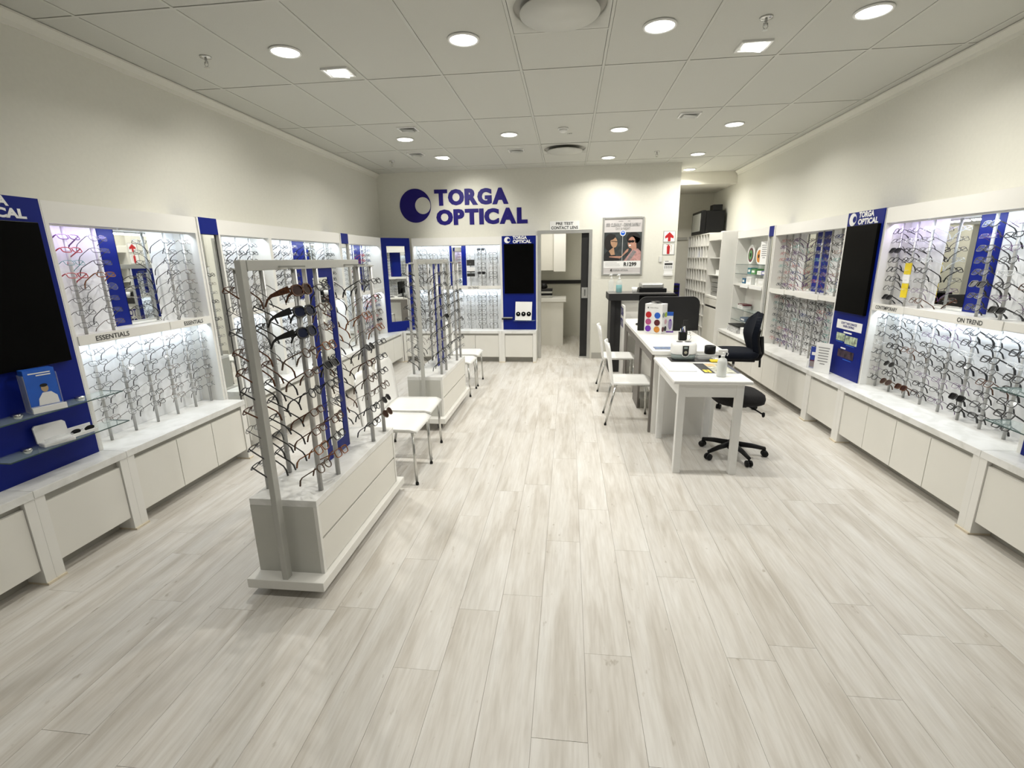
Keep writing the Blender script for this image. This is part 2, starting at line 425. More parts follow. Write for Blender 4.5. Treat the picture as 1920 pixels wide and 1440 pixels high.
def washer(x, y, rz, lit, lab, aim=None):
    t = thing('square_spotlight', lab, 'ceiling light', (x, y, HC-.004), rz, 'square recessed spotlights')
    OFF[t.name] = (0, 0, 0)
    fr = MB()
    for a in ((-.10, -.085, -.07, .07), (.085, .10, -.07, .07), (-.10, .10, -.085, -.07), (-.10, .10, .07, .085)): fr.box(a[0], a[1], a[2], a[3], -.010, .004)
    obj('frame', fr, lamp_ring, t); obj('housing', MB().box(-.085, .085, -.07, .07, -.001, .004), off_lamp, t)
    le = MB().box(-.062, .062, -.05, .05, -.012, -.004)
    le.v = [(p[0], p[1], p[2]-(.014*(p[0]+.062)/.124)) for p in le.v]
    obj('lens', le, lamp_em if lit else off_lamp, t)
    if lit:
        sgn = -1 if x < 0 else 1
        l = bpy.data.lights.new('spotlight_beam', 'SPOT'); l.energy = 90 if aim else 60; l.color = (1, .97, .90); l.spot_size = math.radians(85); l.spot_blend = .8; l.shadow_soft_size = .05
        o = bpy.data.objects.new('spotlight_beam', l); COL.objects.link(o); o.location = (x, y, HC-.05)
        tgt = Vector(aim or (WL if sgn < 0 else WR, y+.5, 1.55)) - o.location
        o.rotation_euler = tgt.to_track_quat('-Z', 'Y').to_euler()
washer(-1.70, 3.84, .0, True, 'lit square spotlight beside the near downlight row, aimed at ESSENTIALS racks')
washer(1.205, 3.835, .0, True, 'lit square spotlight next to a sprinkler, aimed at CONTEMPORARY racks')
washer(-1.705, 5.454, .0, False, 'unlit square spotlight just before a small round downlight, ESSENTIALS side')
washer(-1.714, 6.92, .0, True, 'lit square spotlight near the back wall logo', (-1.45, WB, 2.0))
washer(-1.995, 6.66, .0, False, 'unlit square spotlight beside the lit one near the logo')
washer(-.684, 6.69, .0, False, 'unlit square spotlight beside the far round diffuser')
washer(1.164, 5.43, .0, False, 'unlit square spotlight above the office chair')

def sprinkler(x, y, lab):
    t = thing('fire_sprinkler', lab, 'sprinkler', (x, y, HC-.07), 0, 'ceiling fire sprinklers')
    obj('escutcheon', MB().lathe([(.038, HC), (.036, HC-.008), (.012, HC-.012)], 16, (x, y, 0)), chrome, t)
    obj('stem', MB().tube([(x, y, HC-.01), (x, y, HC-.045)], .008, 8), chrome, t)
    obj('frame_arms', MB().tube([(x-.010, y, HC-.03), (x-.014, y, HC-.05), (x, y, HC-.066), (x+.014, y, HC-.05), (x+.010, y, HC-.03)], .0025, 6), chrome, t)
    obj('deflector', MB().lathe([(.016, HC-.069), (.017, HC-.067)], 12, (x, y, 0)), chrome, t)
sprinkler(-2.453, 3.449, 'chrome sprinkler between the near downlight row and ESSENTIALS wall')
sprinkler(1.139, 3.442, 'chrome sprinkler beside the lit square spotlight, CONTEMPORARY side')
sprinkler(1.146, 7.14, 'small sprinkler in the ceiling above the reception counter')
sprinkler(-2.467, 7.06, 'small sprinkler in the ceiling near the corner blue mirror')

def diffuser(x, y, lab):
    t = thing('air_diffuser', lab, 'air vent', (x, y, HC-.06), 0, 'round ceiling air diffusers')
    n = 40; r = .262; mb = MB()
    ring = [(x+r*math.cos(2*PI*k/n), y+r*math.sin(2*PI*k/n)) for k in range(n)]
    sq = []
    for k in range(n):
        a = 2*PI*k/n; c, s_ = math.cos(a), math.sin(a); q = .288/max(abs(c), abs(s_)); sq.append((x+q*c, y+q*s_))
    mb.add([(p[0], p[1], HC-.002) for p in sq]+[(p[0], p[1], HC-.006) for p in ring]+[(p[0], p[1], HC+.009) for p in ring],
           [(k, (k+1) % n, n+(k+1) % n, n+k) for k in range(n)]+[(n+k, n+(k+1) % n, 2*n+(k+1) % n, 2*n+k) for k in range(n)], True)
    obj('face_plate', mb, tbar_m, t)
    obj('throat', MB().lathe([(.262, HC+.0075), (.262, HC+.0095)], 32, (x, y, 0)), plinth_m, t)
    obj('centre_disc', MB().lathe([(.05, HC-.012), (.20, HC-.020), (.225, HC-.030), (.224, HC-.036), (.05, HC-.040)], 40, (x, y, 0)), tbar_m, t)
    obj('spindle', MB().tube([(x, y, HC-.015), (x, y, HC+.008)], .02, 8), tbar_m, t)
diffuser(-.067, 3.14, 'large round white air diffuser in a square plate, before the lit tables')
diffuser(-.067, 6.74, 'round white air diffuser in the ceiling before the pre test doorway')
t = thing('smoke_detector', 'small round white smoke detector on the ceiling before the far diffuser', 'smoke detector', (-.076, 5.73, HC-.05))
obj('base', MB().lathe([(.055, HC), (.055, HC-.015)], 20, (-.076, 5.73, 0)), lamp_ring, t)
obj('dome', MB().lathe([(.045, HC-.015), (.042, HC-.035), (.02, HC-.045)], 20, (-.076, 5.73, 0)), lamp_ring, t)
place_text('number_label', '183', dark_txt, t, (-.03, 5.98, HC-.004), (1, 0, 0), (0, -1, 0), width=.05, depth=.001)

# ================================================================== wall racks
D_FASC, D_ROD, D_BACK, D_TOP = .22, .125, .03, .385
def wbox(mb, run, s0, s1, d0, d1, z0, z1):
    if run == 'L': return mb.box(WL+d0, WL+d1, s0, s1, z0, z1)
    if run == 'R': return mb.box(WR-d1, WR-d0, s0, s1, z0, z1)
    return mb.box(s0, s1, WB-d1, WB-d0, z0, z1)
def wp(run, s, d, z):
    return Vector((WL+d, s, z)) if run == 'L' else Vector((WR-d, s, z)) if run == 'R' else Vector((s, WB-d, z))
RIGHT = {'L': Vector((0, 1, 0)), 'R': Vector((0, -1, 0)), 'B': Vector((1, 0, 0))}    # reading direction seen from the room
FACE = {'L': PI/2, 'R': -PI/2, 'B': 0.}
UP = Vector((0, 0, 1))

def base_cabinet(run, s0, s1, nd, lab, posts=(1, 1), handle_drop=.0):
    c = wp(run, (s0+s1)/2, D_TOP/2, 0)
    t = thing('base_cabinet', lab, 'cabinet', tuple(c), 0, 'white base cabinets along the walls')
    pw = .05; a = s0+(pw if posts[0] else .002); b = s1-(pw if posts[1] else .002)
    obj('carcass', wbox(MB(), run, a, b, .004, D_TOP-.03, .09, .470), white_lam, t)
    obj('plinth', wbox(MB(), run, a, b, .004, D_TOP-.11, 0, .09), plinth_m, t)
    for k, (p0, p1) in enumerate(((s0, a), (b, s1))):
        if posts[k]:
            obj('side_panel', wbox(MB(), run, p0+.0005, p1-.0005, .004, D_TOP, .012, .470), white_lam, t)
            ft = obj('foot_trim', wbox(MB(), run, p0+.0005, p1-.0005, .004, D_TOP+.010, 0, .012), beige_trim, t)
    obj('finger_recess_shade', wbox(MB(), run, a, b, D_TOP-.03, D_TOP-.027, .40, .470), plinth_m, t)  # grey strip colours in the shadow of the finger gap
    w = (b-a)/nd
    for k in range(nd):
        obj('door', wbox(MB(), run, a+k*w+.0025, a+(k+1)*w-.0025, D_TOP-.026, D_TOP-.008, .088, .438-handle_drop), door_lam, t, .0015)
    return t
def worktop(run, s0, s1, lab):
    mb = wbox(MB(), run, s0+.001, s1-.001, .004, D_TOP+.004, .470, WT)
    return single('worktop', mb, top_m, lab, 'worktop', 'marbled white worktops on the base cabinets', .002)

LEDS = []
def led(run, s0, s1, d, z, parent, col=(.80, .90, 1.), k=1.):
    obj('led_strip', wbox(MB(), run, s0, s1, d-.008, d+.008, z, z+.008), lamp_ring, parent)
    c = wp(run, (s0+s1)/2, d, z-.006); L = s1-s0
    rz = {'L': (0, .55, 0), 'R': (0, -.55, 0), 'B': (.55, 0, 0)}[run]
    sx, sy = (.02, L) if run != 'B' else (L, .02)
    area_light('led_glow', tuple(c), rz, sx, sy, LED_W*L*k, col)

def rod(run, s, z0, z1, rows, parent):
    p = wp(run, s, D_ROD, 0)
    r = obj('display_rod', MB().tube([(p.x, p.y, z0), (p.x, p.y, z1)], .0092, 10), rod_m, parent)
    mb = MB()
    for z in rows: wbox(mb, run, s-.011, s+.011, D_ROD+.006, D_ROD+.032, z-.012, z-.004); wbox(mb, run, s-.013, s+.013, D_ROD-.012, D_ROD+.012, z-.016, z-.010)
    if rows: obj('clips', mb, clip_m, r)['kind'] = 'stuff'

PAIRS = []     # (x, y, z, facing, rack key, rod index, row index, style pool)
def rack_rows(z0, n, pitch): return [z0 - k*pitch for k in range(n)]

def display_bay(run, s0, s1, lab, up_rods, lo_rods, mirror=None, strips=(), lit=True, purple=None, rows_up=8, rows_lo=8, lo_top=1.115, key='', pool='mixed', skip=(), top=1.965):
    c = wp(run, (s0+s1)/2, .11, WT)
    t = thing('display_bay', lab, 'display rack', tuple(c), 0, 'lit eyewear display bays along the walls')
    ZT = 1.848; ZM0, ZM1 = 1.166, 1.214
    F = D_FASC
    obj('back_panel', wbox(MB(), run, s0, s1, .002, D_BACK, WT+.001, ZT+.01), panel_m, t)
    obj('top_fascia', wbox(MB(), run, s0, s1, .002, F, ZT, top), white_lam, t)
    for a, b in ((s0, s0+.022), (s1-.022, s1)): obj('side_stile', wbox(MB(), run, a, b, D_BACK, F, WT+.001, ZT), white_lam, t)
    obj('middle_shelf', wbox(MB(), run, s0+.022, s1-.022, D_BACK, F-.012, ZM0+.014, ZM1-.008), white_lam, t)
    obj('shelf_lip', wbox(MB(), run, s0+.022, s1-.022, F-.012, F, ZM0, ZM1), white_lam, t)
    if mirror: obj('mirror', wbox(MB(), run, mirror[0], mirror[1], D_BACK, D_BACK+.006, ZM1, ZT), mirror_m, t)
    for a, b in strips: obj('blue_strip', wbox(MB(), run, a, b, D_BACK, D_BACK+.004, ZM1, ZT), blue_m, t)
    if lit:
        if purple:
            led(run, purple[0], purple[1], F-.05, ZT-.010, t, (.72, .62, 1.), .8)
            a, b = (purple[1], s1-.03) if purple[0] < s0+.1 else (s0+.03, purple[0])
            led(run, a+.02, b-.02, F-.05, ZT-.010, t)
        else: led(run, s0+.03, s1-.03, F-.05, ZT-.010, t)
        led(run, s0+.03, s1-.03, F-.045, ZM0-.010, t)
    for nm, rods, z0, z1, ztop, n in (('up', up_rods, ZM1-.008, ZT, 1.785, rows_up), ('lo', lo_rods, WT, ZM0+.014, lo_top, rows_lo)):
        for i, s in enumerate(rods):
            rows = rack_rows(ztop, n, .0735)
            rod(run, s, z0+.001, z1-.001, rows, t)
            for k, z in enumerate(rows):
                if (nm, i, k) in skip or (nm, i) in skip: continue
                p = wp(run, s, D_ROD+.030, z)
                PAIRS.append((p.x, p.y, p.z, FACE[run], key+('U' if nm == 'up' else 'D'), i, k, pool))
    return t
def name_plate(bay, run, s0, s1, text, ts0=None, ts1=None):
    z0, z1 = 1.158, 1.216
    p = obj('name_plate', wbox(MB(), run, s0, s1, D_FASC, D_FASC+.006, z0, z1), white_lam, bay)
    if text:
        a, b = (ts0, ts1)
        o = wp(run, a if run != 'R' else b, D_FASC+.007, 1.172)
        place_text('lettering', text, dark_txt, p, o, RIGHT[run], UP, width=abs(b-a), height=.030, bold=.012, depth=.0005)
def emblem(mb, c, r, u, w, d=.003, n=40):
    """crescent: disc with an eccentric round hole that almost touches its rim"""
    c = Vector(c); u = Vector(u); w = Vector(w); nn = u.cross(w).normalized()
    cu, cw, r2 = .48*r, .0, .50*r
    v = []; f = []
    for k in range(n):
        a = 2*PI*k/n
        po = c+u*(r*math.cos(a))+w*(r*math.sin(a)); pi = c+u*(cu+r2*math.cos(a))+w*(cw+r2*math.sin(a))
        v += [po, pi, po+nn*d, pi+nn*d]
    for k in range(n):
        i, j = 4*k, 4*((k+1) % n)
        f += [(i, j, j+1, i+1), (i+2, i+3, j+3, j+2), (i, i+2, j+2, j), (i+1, j+1, j+3, i+3)]
    return mb.add(v, f)
def brand_board(run, s0, s1, lab, scr, shelves=(), zb=WT+.001, top=1.968):
    c = wp(run, (s0+s1)/2, .1, WT)
    t = thing('brand_panel', lab, 'display panel', tuple(c), 0, 'royal blue panels with black screens')
    obj('side_board', wbox(MB(), run, s0, s0+.012, .004, D_FASC, zb, top-.003), white_lam, t); obj('side_board', wbox(MB(), run, s1-.012, s1, .004, D_FASC, zb, top-.003), white_lam, t)
    obj('blue_board', wbox(MB(), run, s0+.012, s1-.012, .004, D_FASC+.008, zb, top), blue_m, t)
    sc = obj('screen', wbox(MB(), run, scr[0], scr[1], D_FASC+.008, D_FASC+.034, scr[2], scr[3]), screen_m, t, .003)
    d = D_FASC+.009
    w = (s1-s0); sg = -1 if run == 'R' else 1
    st = s0 if sg > 0 else s1
    r = RIGHT[run]
    mb = emblem(MB(), wp(run, st+sg*.175*w, d, 1.908), .055 if run != 'B' else .047, r, UP, .002)
    obj('emblem', mb, white_txt, t)
    place_text('lettering', 'TORGA', white_txt, t, wp(run, st+sg*.33*w, d, 1.916), r, UP, width=.40*w, height=.050, bold=.05, depth=.001)
    place_text('lettering', 'OPTICAL', white_txt, t, wp(run, st+sg*.33*w, d, 1.858), r, UP, width=.52*w, height=.050, bold=.05, depth=.001)
    for (a, b, z) in shelves:
        g = obj('glass_shelf', wbox(MB(), run, a, b, D_FASC+.008, D_FASC+.145, z, z+.006), glass_m, t)
        obj('shelf_edge', wbox(MB(), run, a, b, D_FASC+.145, D_FASC+.1462, z, z+.006), glass_edge, g)
        obj('shelf_edge', wbox(MB(), run, a-.001, a, D_FASC+.008, D_FASC+.145, z, z+.006), glass_edge, g); obj('shelf_edge', wbox(MB(), run, b, b+.001, D_FASC+.008, D_FASC+.145, z, z+.006), glass_edge, g)
        for s in (a+.25*(b-a), b-.25*(b-a)):
            p = wp(run, s, D_FASC+.03, z)
            obj('shelf_clip', MB().lathe([(.020, -.012), (.024, 0), (.024, .010), (.015, .016)], 14, (p.x, p.y, p.z)), chrome, g)
    return t
def mirror_pillar(run, s0, s1, lab, zbot, zm=1.845):
    c = wp(run, (s0+s1)/2, .1, zbot)
    t = thing('mirror_pillar', lab, 'mirror', tuple(c), 0, 'narrow blue capped mirrors between the bays')
    e = .014
    obj('blue_cap', wbox(MB(), run, s0+e, s1-e, .002, D_FASC+.012, zm, 1.968), blue_m, t)
    obj('side_frame', wbox(MB(), run, s0, s0+e, .002, D_FASC+.012, zbot, 1.966), white_lam, t); obj('side_frame', wbox(MB(), run, s1-e, s1, .002, D_FASC+.012, zbot, 1.966), white_lam, t)
    obj('backing_board', wbox(MB(), run, s0+e, s1-e, .002, D_FASC-.016, zbot, zm), charcoal, t)
    obj('mirror_glass', wbox(MB(), run, s0+e+.024, s1-e-.024, D_FASC-.016, D_FASC-.010, zbot+.01, zm-.004), mirror_m, t)
    return t

def spread(a, n, p=.1845): return [a+p*k for k in range(n)]
# ---- left wall
base_cabinet('L', .95, 1.94, 1, 'white single flap base cabinet before the cabinet under ESSENTIALS screen panel')
base_cabinet('L', 1.94, 2.475, 1, 'white single flap base cabinet under the screen panel beside ESSENTIALS racks', handle_drop=.012)
base_cabinet('L', 2.475, 3.595, 3, 'white three door base cabinet under the ESSENTIALS racks')
base_cabinet('L', 3.83, 6.02, 6, 'long white base cabinet behind the floor stands, between two mirror pillars')
base_cabinet('L', 6.02, 7.60, 4, 'white base cabinet running up to the corner blue mirror', (1, 1))
worktop('L', .95, 1.94, 'marbled worktop section before the ESSENTIALS screen panel')
worktop('L', 1.94, 2.475, 'marbled worktop section under the glass shelves beside ESSENTIALS racks')
worktop('L', 2.475, 3.60, 'marbled worktop section under the ESSENTIALS racks')
worktop('L', 3.83, 6.02, 'long marbled worktop section behind the floor stands')
worktop('L', 6.02, 7.60, 'marbled worktop section leading to the corner blue mirror')
brand_board('L', 1.86, 2.468, 'blue TORGA OPTICAL panel with black screen and glass shelves beside ESSENTIALS racks', (1.905, 2.408, 1.095, 1.843),
            shelves=((1.90, 2.565, .866), (1.90, 2.565, .676)))
L1U = [2.642, 2.826, 3.377, 3.559-.015]; L1D = [2.66+.185*k for k in range(5)]+[3.56]
b = display_bay('L', 2.47, 3.60, 'white display bay with ESSENTIALS signs, mirror and thin metal glasses', L1U, [2.645, 2.83, 3.015, 3.20, 3.385, 3.556],
                mirror=(3.06, 3.318), strips=((2.943, 3.058),), purple=(2.50, 2.95), key='L1', pool='thin', rows_lo=7, lo_top=1.105)
name_plate(b, 'L', 2.495, 3.165, 'ESSENTIALS', 2.60, 2.83); name_plate(b, 'L', 3.172, 3.575, 'ESSENTIALS', 3.30, 3.49)
mirror_pillar('L', 3.60, 3.83, 'narrow floor length mirror with blue cap beside the ESSENTIALS bay', .06)
b = display_bay('L', 3.83, 4.54, 'white display bay of glasses past the floor length mirror, behind first floor stand', [3.99, 4.17, 4.355], [3.99, 4.17, 4.355], key='L2', pool='dark', rows_lo=7)
b = display_bay('L', 4.54, 6.015, 'white display bay with mirror and blue strip behind the floor stands', [4.68, 4.865, 5.05, 5.33, 5.78, 5.89], [4.68, 4.865, 5.05, 5.235, 5.42, 5.605, 5.79],
                mirror=(5.47, 5.72), strips=((5.205, 5.468),), key='L3', pool='dark', rows_lo=7)
mirror_pillar('L', 6.015, 6.245, 'narrow blue capped mirror standing on the worktop near the blue corner mirror', WT+.001)
b = display_bay('L', 6.245, 7.385, 'white display bay of glasses next to the corner blue mirror', [6.40, 6.585, 6.84, 7.03], [6.40, 6.585, 6.77, 6.955, 7.14, 7.28],
                mirror=(7.10, 7.31), strips=((6.752, 7.098),), key='L4', pool='mixed', rows_lo=7)
# ---- back wall
base_cabinet('B', -2.68, -1.05, 4, 'white four door base cabinet on the back wall beneath the ON TREND racks', (1, 1))
base_cabinet('B', -1.05, -.50, 1, 'white base cabinet with one flap beside the pre test doorway')
worktop('B', -2.683, -1.05, 'marbled worktop on the back wall under ON TREND racks')
worktop('B', -1.05, -.495, 'short marbled worktop beside the pre test doorway')
single('worktop', MB().box(WL, -2.684, 7.602, WB, .470, WT), top_m, 'square corner worktop under the tall blue mirror', 'worktop', 'marbled white worktops on the base cabinets')
brand_board('B', -1.05, -.495, 'blue TORGA OPTICAL panel with black screen beside the pre test doorway', (-1.005, -.540, 1.091, 1.847))
b = display_bay('B', -2.49, -1.05, 'white back wall display bay with mirror, sunglasses and ON TREND sign', [-2.36, -2.18, -2.0, -1.565, -1.385, -1.20], [-2.36, -2.165, -1.97, -1.775, -1.585, -1.40, -1.215],
                mirror=(-1.885, -1.73), strips=((-1.925, -1.887), (-1.728, -1.655)), key='B', pool='dark', skip={('up', 3, k) for k in range(3, 8)})
name_plate(b, 'B', -1.72, -1.30, 'ON TREND', -1.60, -1.42)
for k, (z, h, m) in enumerate(((1.53, .09, dark_txt), (1.44, .065, paper_m), (1.425, .018, dark_txt), (1.36, .05, charcoal))):
    obj('price_strip', MB().box(-1.625, -1.495, WB-D_ROD-.022, WB-D_ROD-.018, z, z+h), m, b)
# corner mirror set across the corner
cw = Vector((-2.875, 7.43, 0)); ce_ = Vector((-2.535, 7.775, 0)); du = (ce_-cw).normalized(); dn = Vector((du.y, -du.x, 0)); ll = (ce_-cw).length
t = thing('corner_mirror', 'tall mirror in a wide royal blue frame set across the room corner', 'mirror', (-2.70, 7.60, WT+.001))
def cfn(a, z, d): p = cw+du*a+dn*d; return (p.x, p.y, z)
fr = MB(); q = .085
for a0, a1, z0, z1 in ((0, q, WT+.001, 1.968), (ll-q, ll, WT+.001, 1.968), (q, ll-q, WT+.001, WT+.16), (q, ll-q, 1.845, 1.968)):
    fr.prism([(a0, z0), (a1, z0), (a1, z1), (a0, z1)], cfn, 0, .02)
obj('blue_frame', fr, blue_m, t)
obj('mirror_glass', MB().prism([(q, WT+.16), (ll-q, WT+.16), (ll-q, 1.845), (q, 1.845)], cfn, .004, .012), mirror_m, t)
obj('backing_board', MB().prism([(0, WT+.001), (ll, WT+.001), (ll, 1.965), (0, 1.965)], cfn, -.015, -.0005), white_lam, t)
# ---- right wall
base_cabinet('R', 1.55, 2.865, 2, 'white base cabinet under the panel past the CONTEMPORARY racks')
base_cabinet('R', 2.865, 4.34, 4, 'white four door base cabinet under the CONTEMPORARY racks')
base_cabinet('R', 4.34, 4.93, 1, 'white single flap base cabinet under the screen panel with coloured lens adverts')
base_cabinet('R', 4.93, 7.94, 8, 'long white base cabinet behind the office chairs', (1, 1))
worktop('R', 1.55, 2.865, 'marbled worktop section past the CONTEMPORARY racks')
worktop('R', 2.865, 4.345, 'marbled worktop section under the CONTEMPORARY racks')
worktop('R', 4.345, 4.93, 'short marbled worktop section holding the white notice and leaflets')
worktop('R', 4.93, 7.945, 'long marbled worktop section behind the office chairs')
brand_board('R', 2.27, 2.83, 'blue panel with glass shelves beyond the ON TREND racks', (2.33, 2.78, 1.095, 1.85), shelves=((2.30, 2.92, .866), (2.30, 2.92, .676)))
rb = brand_board('R', 4.40, 4.955, 'blue TORGA OPTICAL panel with black screen and lens adverts beside CONTEMPORARY racks', (4.435, 4.895, 1.10, 1.852))
R1U = [4.47-.09, 4.21, 4.03, 3.66, 3.44, 3.245, 3.05]
b = display_bay('R', 2.83, 4.50-.095, 'white display bay with CONTEMPORARY and ON TREND signs and black framed glasses', [4.325, 4.155, 3.99, 3.455, 3.275, 3.095], [4.335-.1825*k for k in range(8)],
                mirror=(3.70, 3.968), strips=((3.505, 3.698),), purple=(3.98, 4.37), key='R1', pool='black', skip={('up', 1, 4), ('up', 1, 5), ('up', 1, 6), ('up', 1, 7)})
name_plate(b, 'R', 3.99, 4.375, 'CONTEMPORARY', 4.06, 4.33); name_plate(b, 'R', 3.12, 3.60, 'ON TREND', 3.26, 3.46)
R1BAY = b
b = display_bay('R', 4.955, 6.555, 'white display bay of small colourful glasses behind the office chairs', [6.44, 6.27, 6.09, 5.56, 5.38, 5.20, 5.06], [6.46-.185*k for k in range(8)],
                mirror=(5.875, 6.105), strips=((5.58, 5.873),), lit=False, key='R2', pool='colour', rows_lo=8)
name_plate(b, 'R', 6.10, 6.48, None); name_plate(b, 'R', 5.30, 5.78, None)
mirror_pillar('R', 6.555, 6.735, 'narrow blue capped mirror between the open shelves and the colourful glasses', WT+.001)

# ================================================================== floor stands
def floor_stand(y0, zc, lab, key, pool, nrow):
    xc, hw, L = -1.366, .173, 1.06
    t = thing('display_stand', lab, 'display stand', (xc, y0+L/2, 0), 0, 'double sided floor stands of glasses')
    zb = zc+.05; zt = zb+.40
    obj('base_board', MB().box(xc-hw-.025, xc+hw+.028, y0-.075, y0+L+.065, zc, zb), white_lam, t, .003)
    obj('cabinet_body', MB().box(xc-hw, xc+hw-.018, y0, y0+L, zb, zt-.035), stand_end_shade, t)
    obj('top_board', MB().box(xc-hw, xc+hw, y0, y0+L, zt-.035, zt), top_m, t, .002)
    for a, b in ((y0, y0+.022), (y0+L-.022, y0+L)): obj('side_board', MB().box(xc+hw-.018, xc+hw, a, b, zb, zt-.035), white_lam, t)
    zm = zb+.183
    for z0, z1 in ((zb+.004, zm-.006), (zm+.006, zt-.037)):
        obj('drawer_front', MB().box(xc+hw-.018, xc+hw-.002, y0+.025, y0+L-.025, z0, z1), door_lam, t, .0015)
    obj('drawer_gap', MB().box(xc+hw-.020, xc+hw-.014, y0+.025, y0+L-.025, zm-.007, zm+.007), black_pl, t)
    for sx in (-1, 1):
        for yy in (y0+.02, y0+L-.04):
            w = obj('caster', MB().lathe([(.010, -.018), (zc*.48, -.014), (zc*.48, .014), (.010, .018)], 14, (xc+sx*(hw-.05), yy, zc*.485), 'x'), black_pl, t)
            obj('caster_fork', MB().box(xc+sx*(hw-.05)-.024, xc+sx*(hw-.05)+.024, yy-.02, yy+.02, zc-.012, zc), chrome, w)
    ztop = 1.627
    for yy in (y0-.045, y0+L+.025):
        obj('post', MB().box(xc-.014, xc+.014, yy-.02, yy+.02, zb, ztop), post_m, t, .002)
    obj('top_rail', MB().box(xc-.017, xc+.017, y0-.025, y0+L+.005, ztop-.045, ztop), post_m, t, .002)
    ro = [.115, .305, .795, .985]
    for sgn, fc, side in ((1, PI/2, 'A'), (-1, -PI/2, 'W')):
        xr = xc+sgn*.140
        obj('rod_tie_bar', MB().box(xr-.012, xr+.012, y0+.09, y0+.335, 1.585, 1.592), post_m, t); obj('rod_tie_bar', MB().box(xr-.012, xr+.012, y0+.77, y0+1.01, 1.585, 1.592), post_m, t)
        for i, r in enumerate(ro):
            rows = rack_rows(1.50, nrow, (1.50-zt-.10)/(nrow-.6))
            rd = obj('display_rod', MB().tube([(xr, y0+r, zt), (xr, y0+r, 1.585)], .0125, 10), rod_m, t)
            mb = MB()
            for z in rows:
                mb.box(xr+sgn*.006, xr+sgn*.034, y0+r-.011, y0+r+.011, z-.012, z-.004); mb.box(xr-.015, xr+.015, y0+r-.015, y0+r+.015, z-.016, z-.010)
            obj('clips', mb, clip_m, rd)['kind'] = 'stuff'
            for k, z in enumerate(rows): PAIRS.append((xr+sgn*.032, y0+r, z, fc, key+side, i, k, pool))
    for r in (.21, .89):
        obj('cross_bar', MB().box(xc-.15, xc+.15, y0+r-.010, y0+r+.010, 1.592, 1.600), post_m, t)
    # mirror board in the middle, facing both ways
    a, b, z0, z1 = y0+.455, y0+.735, zt, ztop-.045; e = .055
    fr = MB()
    for p in ((a, a+e, z0, z1), (b-e, b, z0, z1), (a+e, b-e, z0, z0+.075), (a+e, b-e, z1-.05, z1)): fr.box(xc-.010, xc+.010, p[0], p[1], p[2], p[3])
    mbd = obj('mirror_board', fr, blue_m, t)
    obj('mirror_glass', MB().box(xc-.007, xc+.007, a+e, b-e, z0+.075, z1-.05), mirror_m, mbd)
    obj('board_edge', MB().box(xc-.011, xc+.011, a-.008, a, z0, z1).box(xc-.011, xc+.011, b, b+.008, z0, z1), white_lam, mbd)
    return t
floor_stand(1.985, .05, 'white floor stand with three wraparound sunglasses beside the ESSENTIALS cabinets', 'G1', 'warm', 10)
floor_stand(4.40, .08, 'white floor stand of dark glasses on casters before the corner blue mirror', 'G2', 'dark', 9)

# ================================================================== spectacles
fm = {
 'black': mat('frame_black', (.010, .010, .011), .3, var=.1), 'gunmetal': mat('frame_gunmetal', (.035, .035, .038), .3, metal=.15, var=.05),
 'silver': mat('frame_silver', (.20, .20, .20), .25, metal=.5, var=.05), 'bronze': mat('frame_bronze', (.085, .045, .022), .3, metal=.2, var=.05),
 'tortoise': mat('frame_tortoise', (.085, .028, .010), .25, var=.6, vscale=90), 'red': mat('frame_red', (.40, .015, .02), .3, var=.05),
 'blue': mat('frame_blue', (.02, .035, .16), .3, var=.05), 'clear': mat('frame_clear', (.80, .82, .82), .1, alpha=.45, var=.02),
 'purple': mat('frame_purple', (.10, .03, .14), .3, var=.05), 'teal': mat('frame_teal', (.03, .26, .24), .3, var=.05), 'orange': mat('frame_amber', (.24, .075, .015), .25, var=.2)}
lens_clear = mat('lens_clear', (.92, .95, .96), .03, alpha=.06, spec=1., var=.004)
lens_dark = mat('lens_dark', (.005, .005, .006), .22, spec=.14, var=.05)
lens_brown = mat('lens_brown', (.030, .009, .006), .22, spec=.14, var=.05)
lens_smoke = mat('lens_smoke_blue', (.006, .010, .035), .22, spec=.14, var=.05)
LENS = {'clear': lens_clear, 'dark': lens_dark, 'brown': lens_brown, 'smoke': lens_smoke}
def outline(shape, sgn):
    out = []; n = 14
    for k in range(n):
        a = 2*PI*k/n; c, s = math.cos(a), math.sin(a)
        if shape == 'round': x, z = .0235*c, .0225*s
        elif shape == 'rectangular': x = .027*math.copysign(abs(c)**.55, c); z = .0165*math.copysign(abs(s)**.6, s)
        elif shape == 'square': x = .0265*math.copysign(abs(c)**.5, c); z = .0205*math.copysign(abs(s)**.55, s); x *= 1+.06*(z/.02)
        elif shape == 'aviator': x = .028*c*(1+.12*s); z = .0235*s - (.004 if s < 0 else 0)
        else: x = .034*math.copysign(abs(c)**.7, c); z = .0215*math.copysign(abs(s)**.8, s)
        out.append((x, z))
    return out
